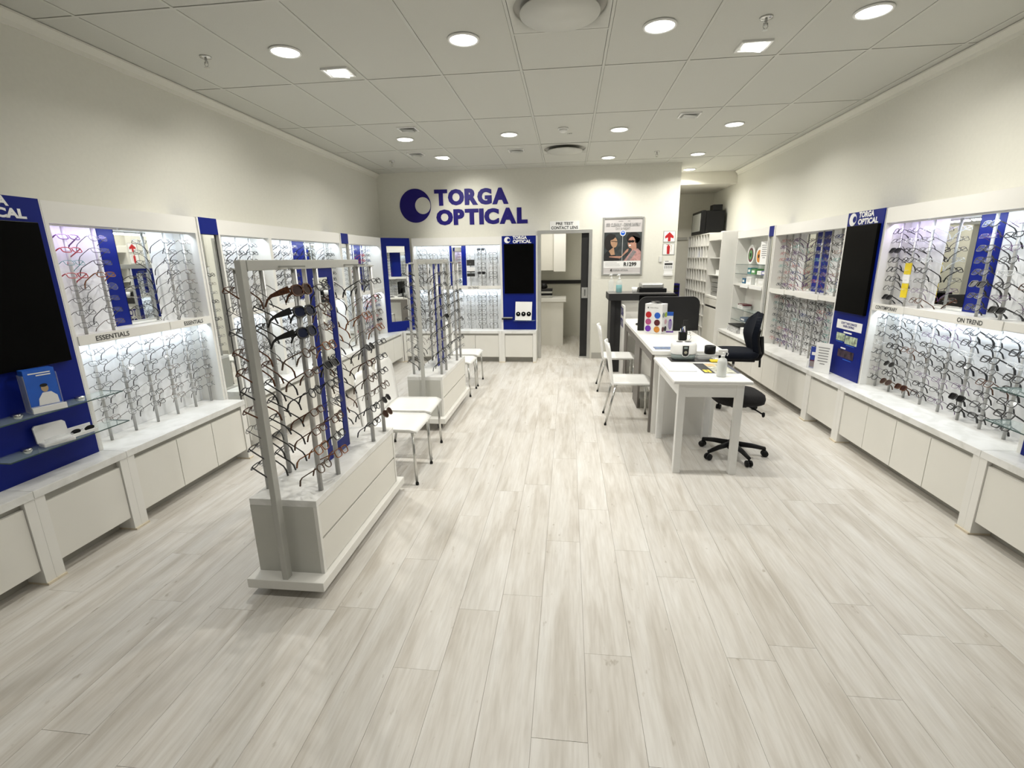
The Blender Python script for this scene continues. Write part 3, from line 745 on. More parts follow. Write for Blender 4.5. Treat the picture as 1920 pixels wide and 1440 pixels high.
def glasses_parts(shape, r):
    """returns MBs: frame, lens left, lens right, temple left, temple right; bridge at origin, faces -Y, arms run +Y"""
    cx = .0325 if shape != 'wrap' else .037
    fr = MB(); lenses = []; temples = []
    wrap = .25 if shape == 'wrap' else .10
    for sgn in (-1, 1):
        o = outline(shape, sgn)
        pts = [(sgn*(cx+x), wrap*(abs(cx+x))**2*4 if True else 0, z) for x, z in o]
        pts = [(p[0], wrap*abs(p[0])*.35, p[2]-.004) for p in pts]
        fr.tube(pts, r, 4, True)
        lenses.append(MB().add([(p[0], p[1]+.0006, p[2]) for p in pts], [tuple(range(len(pts)))]))
        hx = cx+.0285 if shape != 'wrap' else .072
        hy = wrap*hx*.35
        fr.tube([(sgn*(cx+.024), wrap*.02, .006), (sgn*hx, hy, .008), (sgn*(hx+.004), hy+.008, .008)], r*1.15, 4)
        tw = r*1.3 if shape != 'wrap' else [.019, .016, .009, .006, .005]
        temples.append(MB().tube([(sgn*(hx+.004), hy+.007, .008), (sgn*(hx+.005), .05, .008), (sgn*(hx+.003), .095, .007), (sgn*hx, .118, -.002), (sgn*(hx-.003), .140, -.024)],
                                 tw if isinstance(tw, list) else [tw, tw, tw, tw*1.3, tw*1.2], 4))
    if shape == 'wrap':
        for m_, sg in zip(temples, (-1, 1)): m_.v = [(sg*.073+(p[0]-sg*.073)*.28, p[1], p[2]-.002) for p in m_.v]
    g = cx-.0245 if shape != 'wrap' else .006
    fr.tube([(-max(g, .007), .0005, .004), (0, -.001, .0075), (max(g, .007), .0005, .004)], r*1.1, 4)
    return fr, lenses[0], lenses[1], temples[0], temples[1]
STY = {}
def style(shape, colr, lens, r, words):
    k = (shape, colr, lens, r)
    if k not in STY:
        mbs = glasses_parts(shape, r); mm = [fm[colr], LENS[lens], LENS[lens], fm[colr], fm[colr]]; names = ['frame', 'lens', 'lens', 'temple', 'temple']
        raw = [(list(m.v), list(m.f)) for m in mbs]; mes = []
        for m, ma, nm in zip(mbs, mm, names):
            me = m.mesh(nm); me.materials.append(ma); mes.append(me)
        STY[k] = (names, mes, raw, mm, words)
    return STY[k]
def _p(*a): return a
THIN, MED, FAT = .0014, .0027, .0038
POOL = {
 'thin': [('rectangular', 'gunmetal', 'clear', THIN), ('rectangular', 'gunmetal', 'clear', THIN), ('round', 'gunmetal', 'clear', THIN), ('rectangular', 'silver', 'clear', THIN), ('rectangular', 'black', 'clear', THIN*1.3), ('aviator', 'silver', 'clear', THIN), ('rectangular', 'bronze', 'clear', THIN)],
 'black': [('square', 'black', 'clear', MED), ('rectangular', 'black', 'clear', MED), ('round', 'black', 'clear', MED), ('square', 'black', 'clear', FAT), ('rectangular', 'gunmetal', 'clear', THIN), ('rectangular', 'black', 'clear', THIN*1.3), ('square', 'gunmetal', 'clear', MED), ('round', 'black', 'clear', THIN*1.3), ('rectangular', 'purple', 'clear', THIN), ('square', 'tortoise', 'clear', MED), ('rectangular', 'clear', 'clear', MED)],
 'warm': [('rectangular', 'tortoise', 'clear', MED), ('round', 'bronze', 'clear', MED), ('rectangular', 'black', 'clear', MED), ('square', 'tortoise', 'clear', MED), ('rectangular', 'bronze', 'clear', THIN), ('round', 'gunmetal', 'clear', THIN), ('rectangular', 'gunmetal', 'clear', MED), ('square', 'orange', 'clear', MED), ('round', 'black', 'clear', MED)],
 'dark': [('rectangular', 'black', 'clear', MED), ('rectangular', 'gunmetal', 'clear', THIN), ('round', 'black', 'clear', MED), ('square', 'black', 'clear', MED), ('rectangular', 'bronze', 'clear', THIN), ('square', 'gunmetal', 'clear', MED), ('rectangular', 'silver', 'clear', THIN)],
 'mixed': [('rectangular', 'black', 'clear', MED), ('square', 'blue', 'clear', MED), ('round', 'gunmetal', 'clear', THIN), ('rectangular', 'red', 'clear', MED), ('rectangular', 'gunmetal', 'clear', THIN)],
 'colour': [('rectangular', 'red', 'clear', THIN), ('rectangular', 'gunmetal', 'clear', MED), ('rectangular', 'bronze', 'clear', THIN), ('rectangular', 'teal', 'clear', THIN), ('round', 'purple', 'clear', MED), ('rectangular', 'blue', 'clear', MED), ('rectangular', 'gunmetal', 'clear', THIN), ('rectangular', 'black', 'clear', MED), ('round', 'bronze', 'clear', THIN), ('rectangular', 'orange', 'clear', THIN), ('rectangular', 'gunmetal', 'clear', MED)]}
SUN_D = ('square', 'black', 'dark', FAT); SUN_B = ('aviator', 'bronze', 'brown', MED); SUN_T = ('square', 'tortoise', 'brown', FAT); SUN_R = ('round', 'black', 'dark', MED)
WRAP_B = ('wrap', 'tortoise', 'brown', FAT); WRAP_K = ('wrap', 'black', 'smoke', FAT)
SPEC = {('G1A', 0, 0): WRAP_B, ('G1A', 0, 1): WRAP_K, ('G1A', 0, 2): WRAP_K, ('G1A', 1, 4): SUN_D, ('G1A', 2, 4): SUN_R, ('G1A', 3, 8): SUN_R, ('G1A', 3, 9): SUN_B,
        ('R1U', 0, 2): SUN_D, ('R1U', 0, 7): SUN_D, ('R1U', 3, 5): SUN_D, ('R1U', 4, 7): SUN_D, ('R1D', 1, 5): SUN_R, ('R1D', 1, 7): SUN_B, ('R1D', 2, 7): SUN_T, ('R1D', 5, 6): SUN_D,
        ('BU', 4, 0): SUN_D, ('BU', 4, 5): SUN_D, ('L1U', 0, 3): ('rectangular', 'red', 'clear', MED), ('L1U', 0, 2): ('rectangular', 'teal', 'clear', THIN), ('L1U', 0, 1): ('rectangular', 'red', 'clear', MED),
        ('L1U', 0, 0): ('rectangular', 'purple', 'clear', MED), ('L1U', 1, 3): ('rectangular', 'orange', 'clear', MED), ('L4D', 5, 5): SUN_R, ('L4D', 4, 5): SUN_R, ('G2A', 1, 4): SUN_D}
CW = {'black': 'black', 'gunmetal': 'thin dark metal', 'silver': 'silver', 'bronze': 'bronze', 'tortoise': 'tortoiseshell', 'red': 'red', 'blue': 'navy', 'clear': 'clear plastic', 'purple': 'purple', 'teal': 'teal', 'orange': 'amber'}
RACK = {'L1U': 'rod from screen, upper ESSENTIALS rack', 'L1D': 'rod from screen, lower ESSENTIALS rack', 'R1U': 'rod from screen, upper CONTEMPORARY rack', 'R1D': 'rod from screen, lower CONTEMPORARY rack',
        'G1A': 'aisle-side rod, sunglasses floor stand', 'G1W': 'wall-side rod, sunglasses floor stand', 'G2A': 'aisle-side rod, corner-mirror stand', 'G2W': 'wall-side rod, corner-mirror stand'}
RACKORD = {'G1A', 'G1W', 'R1D', 'R1U', 'L1D', 'L1U', 'G2A'}
cands = []
for P in PAIRS:
    d = math.dist((P[0], P[1], P[2]), (0, 0, CAM_Z)); pr = 0 if P[4] in RACKORD else 50
    if P[4] == 'G2A' and P[5] > 1: pr = 20
    cands.append((pr+d, P))
cands.sort(key=lambda c: c[0])
NIND = 300
bulk = {}
for ci, (_, P) in enumerate(cands):
    x, y, z, fc, key, ri, row, pool = P
    sp = SPEC.get((key, ri, row))
    if sp is None:
        pl = POOL[pool]; sp = pl[(ri*5 + row*3 + random.randrange(3)) % len(pl)] if random.random() > .3 else pl[(ri*2) % len(pl)]
    yaw_j = random.uniform(-.07, .07); tilt = -random.uniform(.42, .60); rollj = random.uniform(-.03, .03)
    if sp[0] == 'wrap': tilt = -.30
    M = Matrix.Translation((x, y, z)) @ Matrix.Rotation(fc+yaw_j, 4, 'Z') @ Matrix.Rotation(tilt, 4, 'X') @ Matrix.Rotation(rollj, 4, 'Y')
    if sp[0] == 'wrap': M = M @ Matrix.Scale(1.12, 4)
    kind = 'sunglasses' if sp[2] != 'clear' else 'glasses'
    sh = {'wrap': 'wraparound', 'square': 'square', 'round': 'round', 'rectangular': 'rectangular', 'aviator': 'aviator'}[sp[0]]
    names, mes, raw, mm, _w = style(*sp, words='')
    if ci < NIND:
        lab = '%s %s %s, %s from top, %s %s' % (CW[sp[1]], sh, kind, ORD[row+1], ORD[ri+1], RACK[key])
        root = bpy.data.objects.new('sunglasses' if kind == 'sunglasses' else 'eyeglasses', None); root.empty_display_size = .02; link(root)
        root.matrix_world = M; tag(root, lab, kind, 'glasses on the near racks and stands')
        for nm, me in zip(names, mes):
            c = bpy.data.objects.new(nm, me); link(c, root)
    else:
        for (v, f), ma in zip(raw, mm):
            mb = bulk.setdefault(ma.name, (MB(), ma))[0]
            mb.add([M @ Vector(p) for p in v], f)
allv = []; allf = []; ami = []; mats = []
for i, (nm, (mb, ma)) in enumerate(bulk.items()):
    n = len(allv); allv += mb.v; allf += [tuple(q+n for q in f) for f in mb.f]; ami += [i]*len(mb.f); mats.append(ma)
me = bpy.data.meshes.new('eyeglasses'); me.from_pydata([tuple(v) for v in allv], [], allf)
for ma in mats: me.materials.append(ma)
me.polygons.foreach_set('material_index', ami); me.update()
o = bpy.data.objects.new('racked_eyeglasses', me); link(o); o['kind'] = 'stuff'
tag(o, 'rows of small glasses filling the far wall racks and second floor stand', 'glasses')

# ================================================================== chairs
def shell_chair(name, lab, group):
    """white one-piece looking seat and curved back on four steel legs; faces -Y, origin on the floor"""
    t = local_thing(name, lab, 'chair', group)
    g = []
    for i in range(9):
        v = -.20 + .41*i/8                                   # front (-y) to back
        row = []
        for j in range(9):
            u = -.205 + .41*j/8
            z = .427 - .012*math.cos(u/.205*PI/2)*math.sin((v+.20)/.41*PI) - (.018*((-.14-v)/.06)**2 if v < -.14 else 0)
            row.append(Vector((u*(1-.05*(i < 1)), v, z)))
        g.append(row)
    obj('seat', MB().sheet(g, .014), white_gloss, t)
    g = []
    for i in range(11):
        f = i/10; z = .412 + .405*f; w = (.205 - .012*f) * (1 if f < .8 else math.sqrt(max(.05, 1-((f-.8)/.28)**2)))
        row = []
        for j in range(9):
            u = -1+2*j/8
            row.append(Vector((u*w, .208 + .050*f + .020*f*f - .035*(u*u)*(.3+.7*f), z)))
        g.append(row)
    obj('backrest', MB().sheet(g, .011), white_gloss, t)
    for sx in (-1, 1):
        l = obj('leg', MB().tube([(sx*.185, -.165, .417), (sx*.192, -.178, .01)], .0105, 10), chrome, t)
        obj('foot_cap', MB().tube([(sx*.192, -.178, .018), (sx*.192, -.178, 0)], .0125, 10), black_pl, l)
        l = obj('leg', MB().tube([(sx*.180, .165, .417), (sx*.196, .258, .01)], .0105, 10), chrome, t)
        obj('foot_cap', MB().tube([(sx*.196, .258, .018), (sx*.196, .258, 0)], .0125, 10), black_pl, l)
        obj('seat_rail', MB().tube([(sx*.185, -.165, .413), (sx*.180, .165, .413)], .009, 8), chrome, t)
    return t
ch = shell_chair('visitor_chair', 'white shell chair right behind the sunglasses floor stand', 'white shell chairs on steel legs')
ch.location = (-1.275, 3.38, 0); ch.rotation_euler = (0, 0, PI/2)
G = 'white shell chairs on steel legs'
dup(ch, (-1.305, 3.84, 0), PI/2+.03, 'white shell chair between the sunglasses stand chair and the second floor stand', G)
dup(ch, (-1.345, 5.755, 0), PI/2, 'white shell chair right behind the second floor stand', G)
dup(ch, (-1.345, 6.26, 0), PI/2, 'white shell chair nearest the back wall cabinets', G)
dup(ch, (.645, 4.82, 0), PI/2-.02, 'white shell chair pushed up to the desk beside the small table', G)
dup(ch, (.64, 6.08, 0), PI/2-.02, 'white shell chair at the desk in front of the reception counter', G)

def star_base(t, r, rot, col=black_pl):
    obj('hub', MB().lathe([(.030, .05), (.042, .06), (.040, .11), (.028, .13)], 14), col, t)
    for k in range(5):
        a = rot+2*PI*k/5; c, s = math.cos(a), math.sin(a)
        pr = [(c*.03, s*.03, .098), (c*r*.6, s*r*.6, .088), (c*r, s*r, .070)]
        arm = obj('base_arm', MB().tube(pr, [.024, .020, .015], 8), col, t)
        ca = MB()
        for q in (-1, 1):
            ca.lathe([(.006, -.010), (.026, -.008), (.027, .0), (.026, .008), (.006, .010)], 14, (0, 0, 0), 'y')
            n = 14*5; vs = ca.v[-n:]; ca.v = ca.v[:-n]
            for v in vs:
                x, y, z = v[0], v[1]+q*.014, v[2]; ca.v.append((c*r - s*y + c*x, s*r + c*y + s*x, z+.0272))
        obj('caster', ca, col, arm); obj('caster_stem', MB().tube([(c*r, s*r, .074), (c*r, s*r, .030)], .008, 8), col, arm)
def cushion(w, d, h, z, bulge=.25, n=20):
    prof = []
    mb = MB(); rings = [(.80, 0), (.97, .18), (1., .5), (.96, .80), (.82, .97), (.45, 1.02)]
    vs = []; fs = []
    for sc, hh in rings:
        for k in range(n):
            a = 2*PI*k/n; c, s = math.cos(a), math.sin(a)
            vs.append((w/2*sc*math.copysign(abs(c)**.65, c), d/2*sc*math.copysign(abs(s)**.65, s), z+h*hh))
    for i in range(len(rings)-1):
        for k in range(n):
            k2 = (k+1) % n; fs.append((i*n+k, i*n+k2, (i+1)*n+k2, (i+1)*n+k))
    fs.append(tuple(range(n))[::-1]); fs.append(tuple((len(rings)-1)*n+k for k in range(n)))
    return mb.add(vs, fs, True)
# near stool with a grey seat
t = local_thing('office_stool', 'dark grey office stool on five casters beside the small white table', 'stool')
star_base(t, .255, math.radians(-6))
obj('gas_column', MB().tube([(0, 0, .11), (0, 0, .30)], .024, 12), black_pl, t)
obj('piston', MB().tube([(0, 0, .30), (0, 0, .44)], .014, 12), chrome, t)
obj('mechanism', MB().box(-.06, .06, -.07, .07, .43, .465), black_pl, t, .006)
obj('seat', cushion(.39, .39, .10, .462), grey_cloth, t)
obj('lever', MB().tube([(.05, -.02, .45), (.13, -.09, .415), (.165, -.12, .395)], .006, 8), black_pl, t)
obj('lever_knob', MB().lathe([(.006, -.02), (.012, -.01), (.011, .015), (.004, .02)], 10, (.17, -.125, .392)), black_pl, t)
t.location = (1.375, 3.955, 0)
# far office chair
t = local_thing('office_chair', 'black and navy office chair with tall curved backrest behind the desk', 'chair')
star_base(t, .31, math.radians(40))
obj('gas_column', MB().tube([(0, 0, .11), (0, 0, .34)], .026, 12), black_pl, t)
obj('piston', MB().tube([(0, 0, .34), (0, 0, .50)], .015, 12), chrome, t)
obj('mechanism', MB().box(-.09, .09, -.14, .20, .49, .537), black_pl, t, .01)
obj('seat', cushion(.47, .47, .085, .535), navy_cloth, t)
g = []
for i in range(15):
    f = i/14; z = .60 + .405*f
    w = .205*(.72+.28*math.sin(min(1, f*1.5)*PI/2)) * (1 if f < .62 else math.sqrt(max(.04, 1-((f-.62)/.40)**2)))
    y0 = .215 - .055*math.sin(f*PI*.72) + .10*max(0, f-.45)
    g.append([Vector((u*w, y0 - .03*u*u, z)) for u in [-1+2*j/8 for j in range(9)]])
obj('backrest', MB().sheet(g, .055), navy_cloth, t)
obj('back_shell', MB().sheet([[p+Vector((0, .038, -.01)) for p in row] for row in g[:10]], .02), black_pl, t)
obj('back_support', MB().tube([(0, .15, .51), (0, .255, .515), (0, .278, .58), (0, .262, .76)], [.022, .026, .026, .02], 8), black_pl, t)
obj('adjuster_knob', MB().tube([(.0, .268, .52), (.0, .272, .42)], .011, 8), black_pl, t)
t.location = (1.835, 5.50, 0); t.rotation_euler = (0, 0, -PI/2-.10)

# ================================================================== small white table
TX0, TX1, TY0, TY1, TZ = .772, 1.325, 3.505, 4.385, .742
t = thing('side_table', 'small white wooden table with square legs at the end of the desk', 'table', ((TX0+TX1)/2, (TY0+TY1)/2, 0))
wood_wh = mat('white_painted_wood', (.84, .84, .82), .4, var=.02, vscale=10)
obj('table_top', MB().box(TX0, TX1, TY0, TY1, TZ-.028, TZ), wood_wh, t, .008)
for sx in (0, 1):
    for sy in (0, 1):
        x = TX0+.045+sx*(TX1-TX0-.09-.052); y = TY0+.04+sy*(TY1-TY0-.08-.052)
        obj('leg', MB().box(x, x+.052, y, y+.052, 0, TZ-.028), wood_wh, t, .003)
ap = .105
obj('apron', MB().box(TX0+.097, TX1-.097, TY0+.046, TY0+.066, TZ-.028-ap, TZ-.028), wood_wh, t); obj('apron', MB().box(TX0+.097, TX1-.097, TY1-.066, TY1-.046, TZ-.028-ap, TZ-.028), wood_wh, t)
obj('apron', MB().box(TX0+.051, TX0+.071, TY0+.092, TY1-.092, TZ-.028-ap, TZ-.028), wood_wh, t); obj('apron', MB().box(TX1-.071, TX1-.051, TY0+.092, TY1-.092, TZ-.028-ap, TZ-.028), wood_wh, t)

# ================================================================== dispensing desk
DZ = .792
t = thing('dispensing_desk', 'long white desk with taupe framed side panels running to the counter', 'desk', (1.08, 5.6, 0))
obj('desk_top', MB().box(.765, 1.40, 4.405, 6.90, DZ-.035, DZ), white_lam, t, .002)
obj('end_panel', MB().box(.79, 1.34, 4.41, 4.445, 0, DZ-.035), white_lam, t)
obj('back_leg', MB().box(1.30, 1.34, 6.86, 6.895, 0, DZ-.035), white_lam, t)
for (a, b, z0, z1) in ((4.445, 6.90, DZ-.105, DZ-.035), (4.445, 4.475, .0, DZ-.105), (5.22, 5.60, .0, DZ-.105), (6.45, 6.90, .0, DZ-.105)):
    obj('side_frame', MB().box(.768, .79, a, b, z0, z1), greige, t)
for (a, b) in ((4.475, 5.22), (5.60, 6.45)):
    obj('side_panel', MB().box(.985, 1.00, a-.03, b+.03, .06, DZ-.04), white_lam, t)
obj('foot_block', MB().box(.80, .98, 5.24, 5.56, 0, .10), plinth_m, t)
def rrect(w, h, r, n=6, bottom=False):
    pts = []
    for cx, cy, a0 in ((w/2-r, h-r, 0), (-w/2+r, h-r, PI/2)):
        for k in range(n+1):
            a = a0+PI/2*k/n; pts.append((cx+r*math.cos(a), cy+r*math.sin(a)))
    return pts + [(-w/2, 0), (w/2, 0)]
single('desk_screen', MB().prism(rrect(.675, .385, .085), lambda u, w, d: (1.142+u, 5.70+d, DZ+.001+w), 0, .030), charcoal, 'charcoal divider panel with rounded corners standing across the desk', 'divider', None, .002)

# ================================================================== reception counter
t = thing('reception_counter', 'dark reception counter with overhanging top in front of the framed poster', 'counter', (1.0, 7.25, 0))
dgrey_top = mat('counter_top_grey', (.16, .155, .15), .3, var=.06)
obj('counter_top', MB().box(.565, 1.46, 6.93, 7.50, 1.035, 1.128), charcoal, t, .002)
obj('top_surface', MB().box(.568, 1.457, 6.933, 7.497, 1.128, 1.131), dgrey_top, t)
obj('side_panel', MB().box(.60, .66, 6.98, 7.46, .0, 1.035), charcoal, t)
obj('front_panel', MB().box(.66, .745, 7.00, 7.05, .0, 1.035), charcoal, t)
obj('front_panel', MB().box(.745, 1.44, 7.02, 7.06, .0, 1.035), white_lam, t)
obj('side_panel', MB().box(1.40, 1.44, 7.06, 7.46, .0, 1.035), charcoal, t)
obj('inner_shelf', MB().box(.66, 1.40, 7.06, 7.46, .78, .81), charcoal, t)
t = thing('logo_return_panel', 'white panel with blue lettering joining the desk to the reception counter', 'panel', (.76, 6.95, 0))
obj('panel', MB().box(.745, .764, 6.62, 6.998, 0, .985), white_lam, t)
place_text('lettering', 'TORGA', navy_txt, t, (.7445, 6.985, .84), (0, -1, 0), (0, 0, 1), width=.33, height=.115, bold=.03, depth=.001)
place_text('lettering', 'OPTICAL', navy_txt, t, (.7445, 6.985, .69), (0, -1, 0), (0, 0, 1), width=.34, height=.115, bold=.03, depth=.001)
# things on the counter
CZ = 1.132
def pump_bottle(x, y, z, h, r, m, lab, liquid=None, trigger=False, group=None):
    t = thing('pump_bottle', lab, 'bottle', (x, y, z), 0, group)
    obj('bottle', MB().lathe([(r*.9, z), (r, z+.006), (r, z+h*.55), (r*.85, z+h*.64), (r*.36, z+h*.70), (r*.34, z+h*.74)], 18, (x, y, 0)), m, t)
    if liquid: obj('liquid', MB().lathe([(r*.86, z+.004), (r*.93, z+.008), (r*.93, z+h*.42)], 18, (x, y, 0)), liquid, t)
    obj('collar', MB().lathe([(r*.42, z+h*.73), (r*.42, z+h*.80)], 14, (x, y, 0)), white_gloss, t)
    if trigger:
        obj('spray_head', MB().box(x-r*1.1, x+r*.9, y-.010, y+.010, z+h*.88, z+h), white_gloss, t, .006)
        obj('nozzle_neck', MB().tube([(x, y, z+h*.79), (x, y, z+h*.9)], r*.36, 10), white_gloss, t)
        obj('trigger', MB().tube([(x+r*.75, y, z+h*.90), (x+r*1.05, y, z+h*.84), (x+r*.85, y, z+h*.76)], .004, 6), white_gloss, t)
    else:
        obj('pump_stem', MB().tube([(x, y, z+h*.80), (x, y, z+h*.93)], .005, 8), white_gloss, t)
        obj('pump_head', MB().tube([(x+.012, y, z+h*.96), (x-.01, y, z+h*.97), (x-.035, y-.005, z+h*.92)], [.011, .010, .006], 8), white_gloss, t)
pump_bottle(.63, 7.38, CZ, .25, .042, clear_pl, 'clear pump bottle standing against the wall edge of the counter', None, False, 'pump bottles')
pump_bottle(.72, 7.14, CZ, .255, .044, clear_pl, 'pump bottle of teal sanitiser on the reception counter', teal_m, False, 'pump bottles')
single('paper_cup', MB().lathe([(.030, CZ), (.042, CZ+.075), (.039, CZ+.075), (.028, CZ+.006)], 16, (.93, 7.08, 0)), paper_m, 'small white cup on the dark reception counter', 'cup')
t = thing('printer', 'grey desktop printer on the reception counter', 'printer', (1.20, 7.28, CZ))
obj('body', MB().box(1.0, 1.38, 7.12, 7.44, CZ, CZ+.055), black_pl, t, .006); obj('lid', MB().box(1.03, 1.34, 7.13, 7.42, CZ+.056, CZ+.125), alu, t, .02)
t = thing('desk_monitor', 'black computer monitor on the desk behind the divider panel', 'monitor', (1.12, 6.35, DZ))
obj('screen', MB().box(.90, 1.36, 6.36, 6.385, DZ+.08, DZ+.36), screen_m, t, .004); obj('stand_neck', MB().box(1.11, 1.15, 6.385, 6.41, DZ+.01, DZ+.2), black_pl, t)
obj('stand_foot', MB().box(1.02, 1.24, 6.30, 6.46, DZ+.001, DZ+.012), black_pl, t)
t = thing('telephone_headset', 'black coiled headset lying on the desk behind the divider panel', 'headset', (.90, 6.18, DZ))
obj('band', MB().tube([(.90+.05*math.cos(a*PI/8), 6.18+.08*math.sin(a*PI/8), DZ+.012) for a in range(16)], .007, 6, True), black_pl, t)
obj('ear_pad', MB().lathe([(.028, DZ+.001), (.030, DZ+.012), (.022, DZ+.022)], 14, (.95, 6.18, 0)), black_pl, t)

# lens colour display box on the desk
t = local_thing('lens_display_box', 'white display box with rows of round coloured sample lenses on the desk', 'display box')
bw, bd, bh = .205, .125, .325
obj('box_body', MB().box(-bw/2, bw/2, 0, bd, 0, bh), paper_m, t, .002)
for i, (cx, cz, m) in enumerate(((-.055, .205, red_m), (.048, .200, ltblue_m), (-.055, .128, pink_m), (.048, .122, maroon_m), (-.055, .052, purple_m), (.048, .048, orange_m))):
    obj('sample_lens', disc(MB(), (cx, -.0005, cz), .034, (1, 0, 0), (0, 0, 1), 24, .003), m, t)
for i, (cy, cz, m) in enumerate(((.032, .205, grn_grey), (.092, .205, mat('lime_print', (.40, .55, .05), .4, var=.05)), (.032, .128, paper_m), (.092, .128, mat('rose_print', (.62, .40, .45), .5, var=.05)), (.032, .050, maroon_m), (.092, .050, charcoal))):
    obj('sample_lens', disc(MB(), (bw/2+.0005, cy, cz), .028, (0, 1, 0), (0, 0, 1), 20, .003), m, t)
obj('emblem', emblem(MB(), (-.062, -.001, .282), .009, (1, 0, 0), (0, 0, 1), .0005), dark_txt, t)
place_text('lettering', 'TORGA OPTICAL', grey_txt, t, (-.045, -.0005, .276), (1, 0, 0), (0, 0, 1), width=.10, height=.012, bold=.02, depth=.0005)
for k in range(6):
    a = k*1.05; obj('loose_lens', MB().lathe([(.004, bh), (.03, bh+.004), (.029, bh+.008), (.004, bh+.005)], 14, (.04*math.cos(a), .06+.025*math.sin(a), .004*k)), charcoal if k % 2 else chrome, t)
t.location = (.935, 5.475, DZ+.001); t.rotation_euler = (0, 0, math.radians(-35))
t = local_thing('leaflet_holder', 'small blue topped leaflet holder beside the lens display box', 'leaflet holder')
obj('holder', MB().box(-.045, .045, .0, .05, 0, .13), clear_pl, t); obj('leaflet', MB().box(-.04, .04, .004, .03, .003, .185), paper_m, t)
obj('header', MB().box(-.041, .041, .002, .032, .185, .225), ltblue_m, t); obj('portrait', disc(MB(), (.012, .003, .09), .06, (1, 0, 0), (0, 0, 1), 16, .002, .02), purple_m, t)
obj('base_strip', MB().box(-.05, .05, -.004, .055, 0, .012), purple_m, t)
t.location = (1.125, 5.56, DZ+.001); t.rotation_euler = (0, 0, -.15)
t = thing('pen_holder', 'black pen pot with scissors and pens on the desk', 'pen pot', (1.15, 5.02, DZ))
obj('pot', MB().box(1.12, 1.19, 4.99, 5.05, DZ+.001, DZ+.085), black_pl, t, .004)
obj('clip_board', MB().box(1.165, 1.21, 5.055, 5.062, DZ+.001, DZ+.20), charcoal, t)
for k in range(7):
    x = 1.128+.009*k; dx = random.uniform(-.02, .02)
    obj('pen', MB().tube([(x, 5.01+.004*(k % 3), DZ+.03), (x+dx, 5.01, DZ+.12+.012*(k % 4))], .0045, 6), [alu, ltblue_m, chrome, black_pl, purple_m, alu, paper_m][k], t)
t = thing('scissors', 'pair of steel tools lying beside the pen pot', 'tool', (1.235, 5.0, DZ))
obj('blade', MB().tube([(1.20, 4.93, DZ+.008), (1.235, 5.0, DZ+.03), (1.24, 5.05, DZ+.05)], .003, 6), chrome, t)
obj('grip', MB().tube([(1.225+.014*math.cos(a*PI/6), 5.06, DZ+.065+.014*math.sin(a*PI/6)) for a in range(12)], .003, 6, True), chrome, t)
single('document', MB().box(.80, 1.08, 4.72, 4.98, DZ+.0005, DZ+.003), paper_m, 'white sheet lying on the desk before the lens display box', 'paper')
t = thing('brochure', 'blue and white brochure at the near edge of the desk', 'brochure', (.93, 4.55, DZ))
obj('cover', MB().box(.80, 1.07, 4.48, 4.62, DZ+.0005, DZ+.004), mat('brochure_blue', (.10, .16, .30), .35, var=.7, vscale=22), t); obj('white_border', MB().box(.797, 1.073, 4.477, 4.623, DZ+.0003, DZ+.002), paper_m, t)

# things on the small table
t = thing('ultrasonic_cleaner', 'white and grey ultrasonic glasses cleaner with round control on small table', 'cleaner', (1.005, 4.29, TZ))
def oval(mb, cx, cy, rings, n=28):
    vs = []; fs = []
    for rx, ry, z in rings:
        for k in range(n):
            a = 2*PI*k/n; c, s = math.cos(a), math.sin(a); vs.append((cx+rx*math.copysign(abs(c)**.7, c), cy+ry*math.copysign(abs(s)**.7, s), z))
    for i in range(len(rings)-1):
        for k in range(n): k2 = (k+1) % n; fs.append((i*n+k, i*n+k2, (i+1)*n+k2, (i+1)*n+k))
    fs.append(tuple(range(n))[::-1]); fs.append(tuple((len(rings)-1)*n+k for k in range(n)))
    return mb.add(vs, fs, True)
obj('lower_body', oval(MB(), 1.005, 4.29, [(.085, .060, TZ+.004), (.095, .070, TZ+.01), (.102, .076, TZ+.055)]), grn_grey, t)
obj('upper_body', oval(MB(), 1.005, 4.29, [(.104, .078, TZ+.055), (.108, .080, TZ+.065), (.106, .078, TZ+.13), (.095, .068, TZ+.15), (.085, .058, TZ+.153)]), white_gloss, t)
for sx in (-1, 1): obj('lid_window', disc(MB(), (1.005+sx*.035, 4.30, TZ+.154), .026, (1, 0, 0), (0, 1, 0), 16, .002, .028), charcoal, t)
p = obj('control_panel', MB().prism([(-.025, .0), (-.018, -.014), (0, -.02), (.018, -.014), (.025, 0), (.025, .07), (-.025, .07)], lambda u, w, d: (1.005+u, 4.207+d, TZ+.062+w), 0, .008), charcoal, t)
obj('display', MB().box(.990, 1.020, 4.205, 4.208, TZ+.108, TZ+.124), grn_grey, p); obj('dial', MB().lathe([(.014, 4.207), (.013, 4.202)], 16, (1.005, 0, TZ+.076), 'y'), chrome, p)
obj('panel_rim', MB().prism([(-.031, -.002), (-.022, -.020), (0, -.027), (.022, -.020), (.031, -.002), (.031, .076), (-.031, .076)], lambda u, w, d: (1.005+u, 4.2095+d, TZ+.062+w), 0, .008), white_gloss, t)
single('counter_mat', MB().box(.885, 1.265, 4.175, 4.365, TZ+.0005, TZ+.0035), charcoal, 'black mat under the ultrasonic cleaner on small table', 'mat')
t = thing('lens_cloth_pot', 'short black round pot on a clear stand beside the cleaner', 'pot', (1.235, 4.33, TZ))
obj('clear_stand', MB().box(1.13, 1.27, 4.27, 4.36, TZ+.004, TZ+.045), clear_pl, t, .004)
obj('pot', MB().lathe([(.042, TZ+.047), (.046, TZ+.055), (.046, TZ+.115), (.040, TZ+.118), (.038, TZ+.100)], 20, (1.235, 4.315, 0)), black_pl, t)
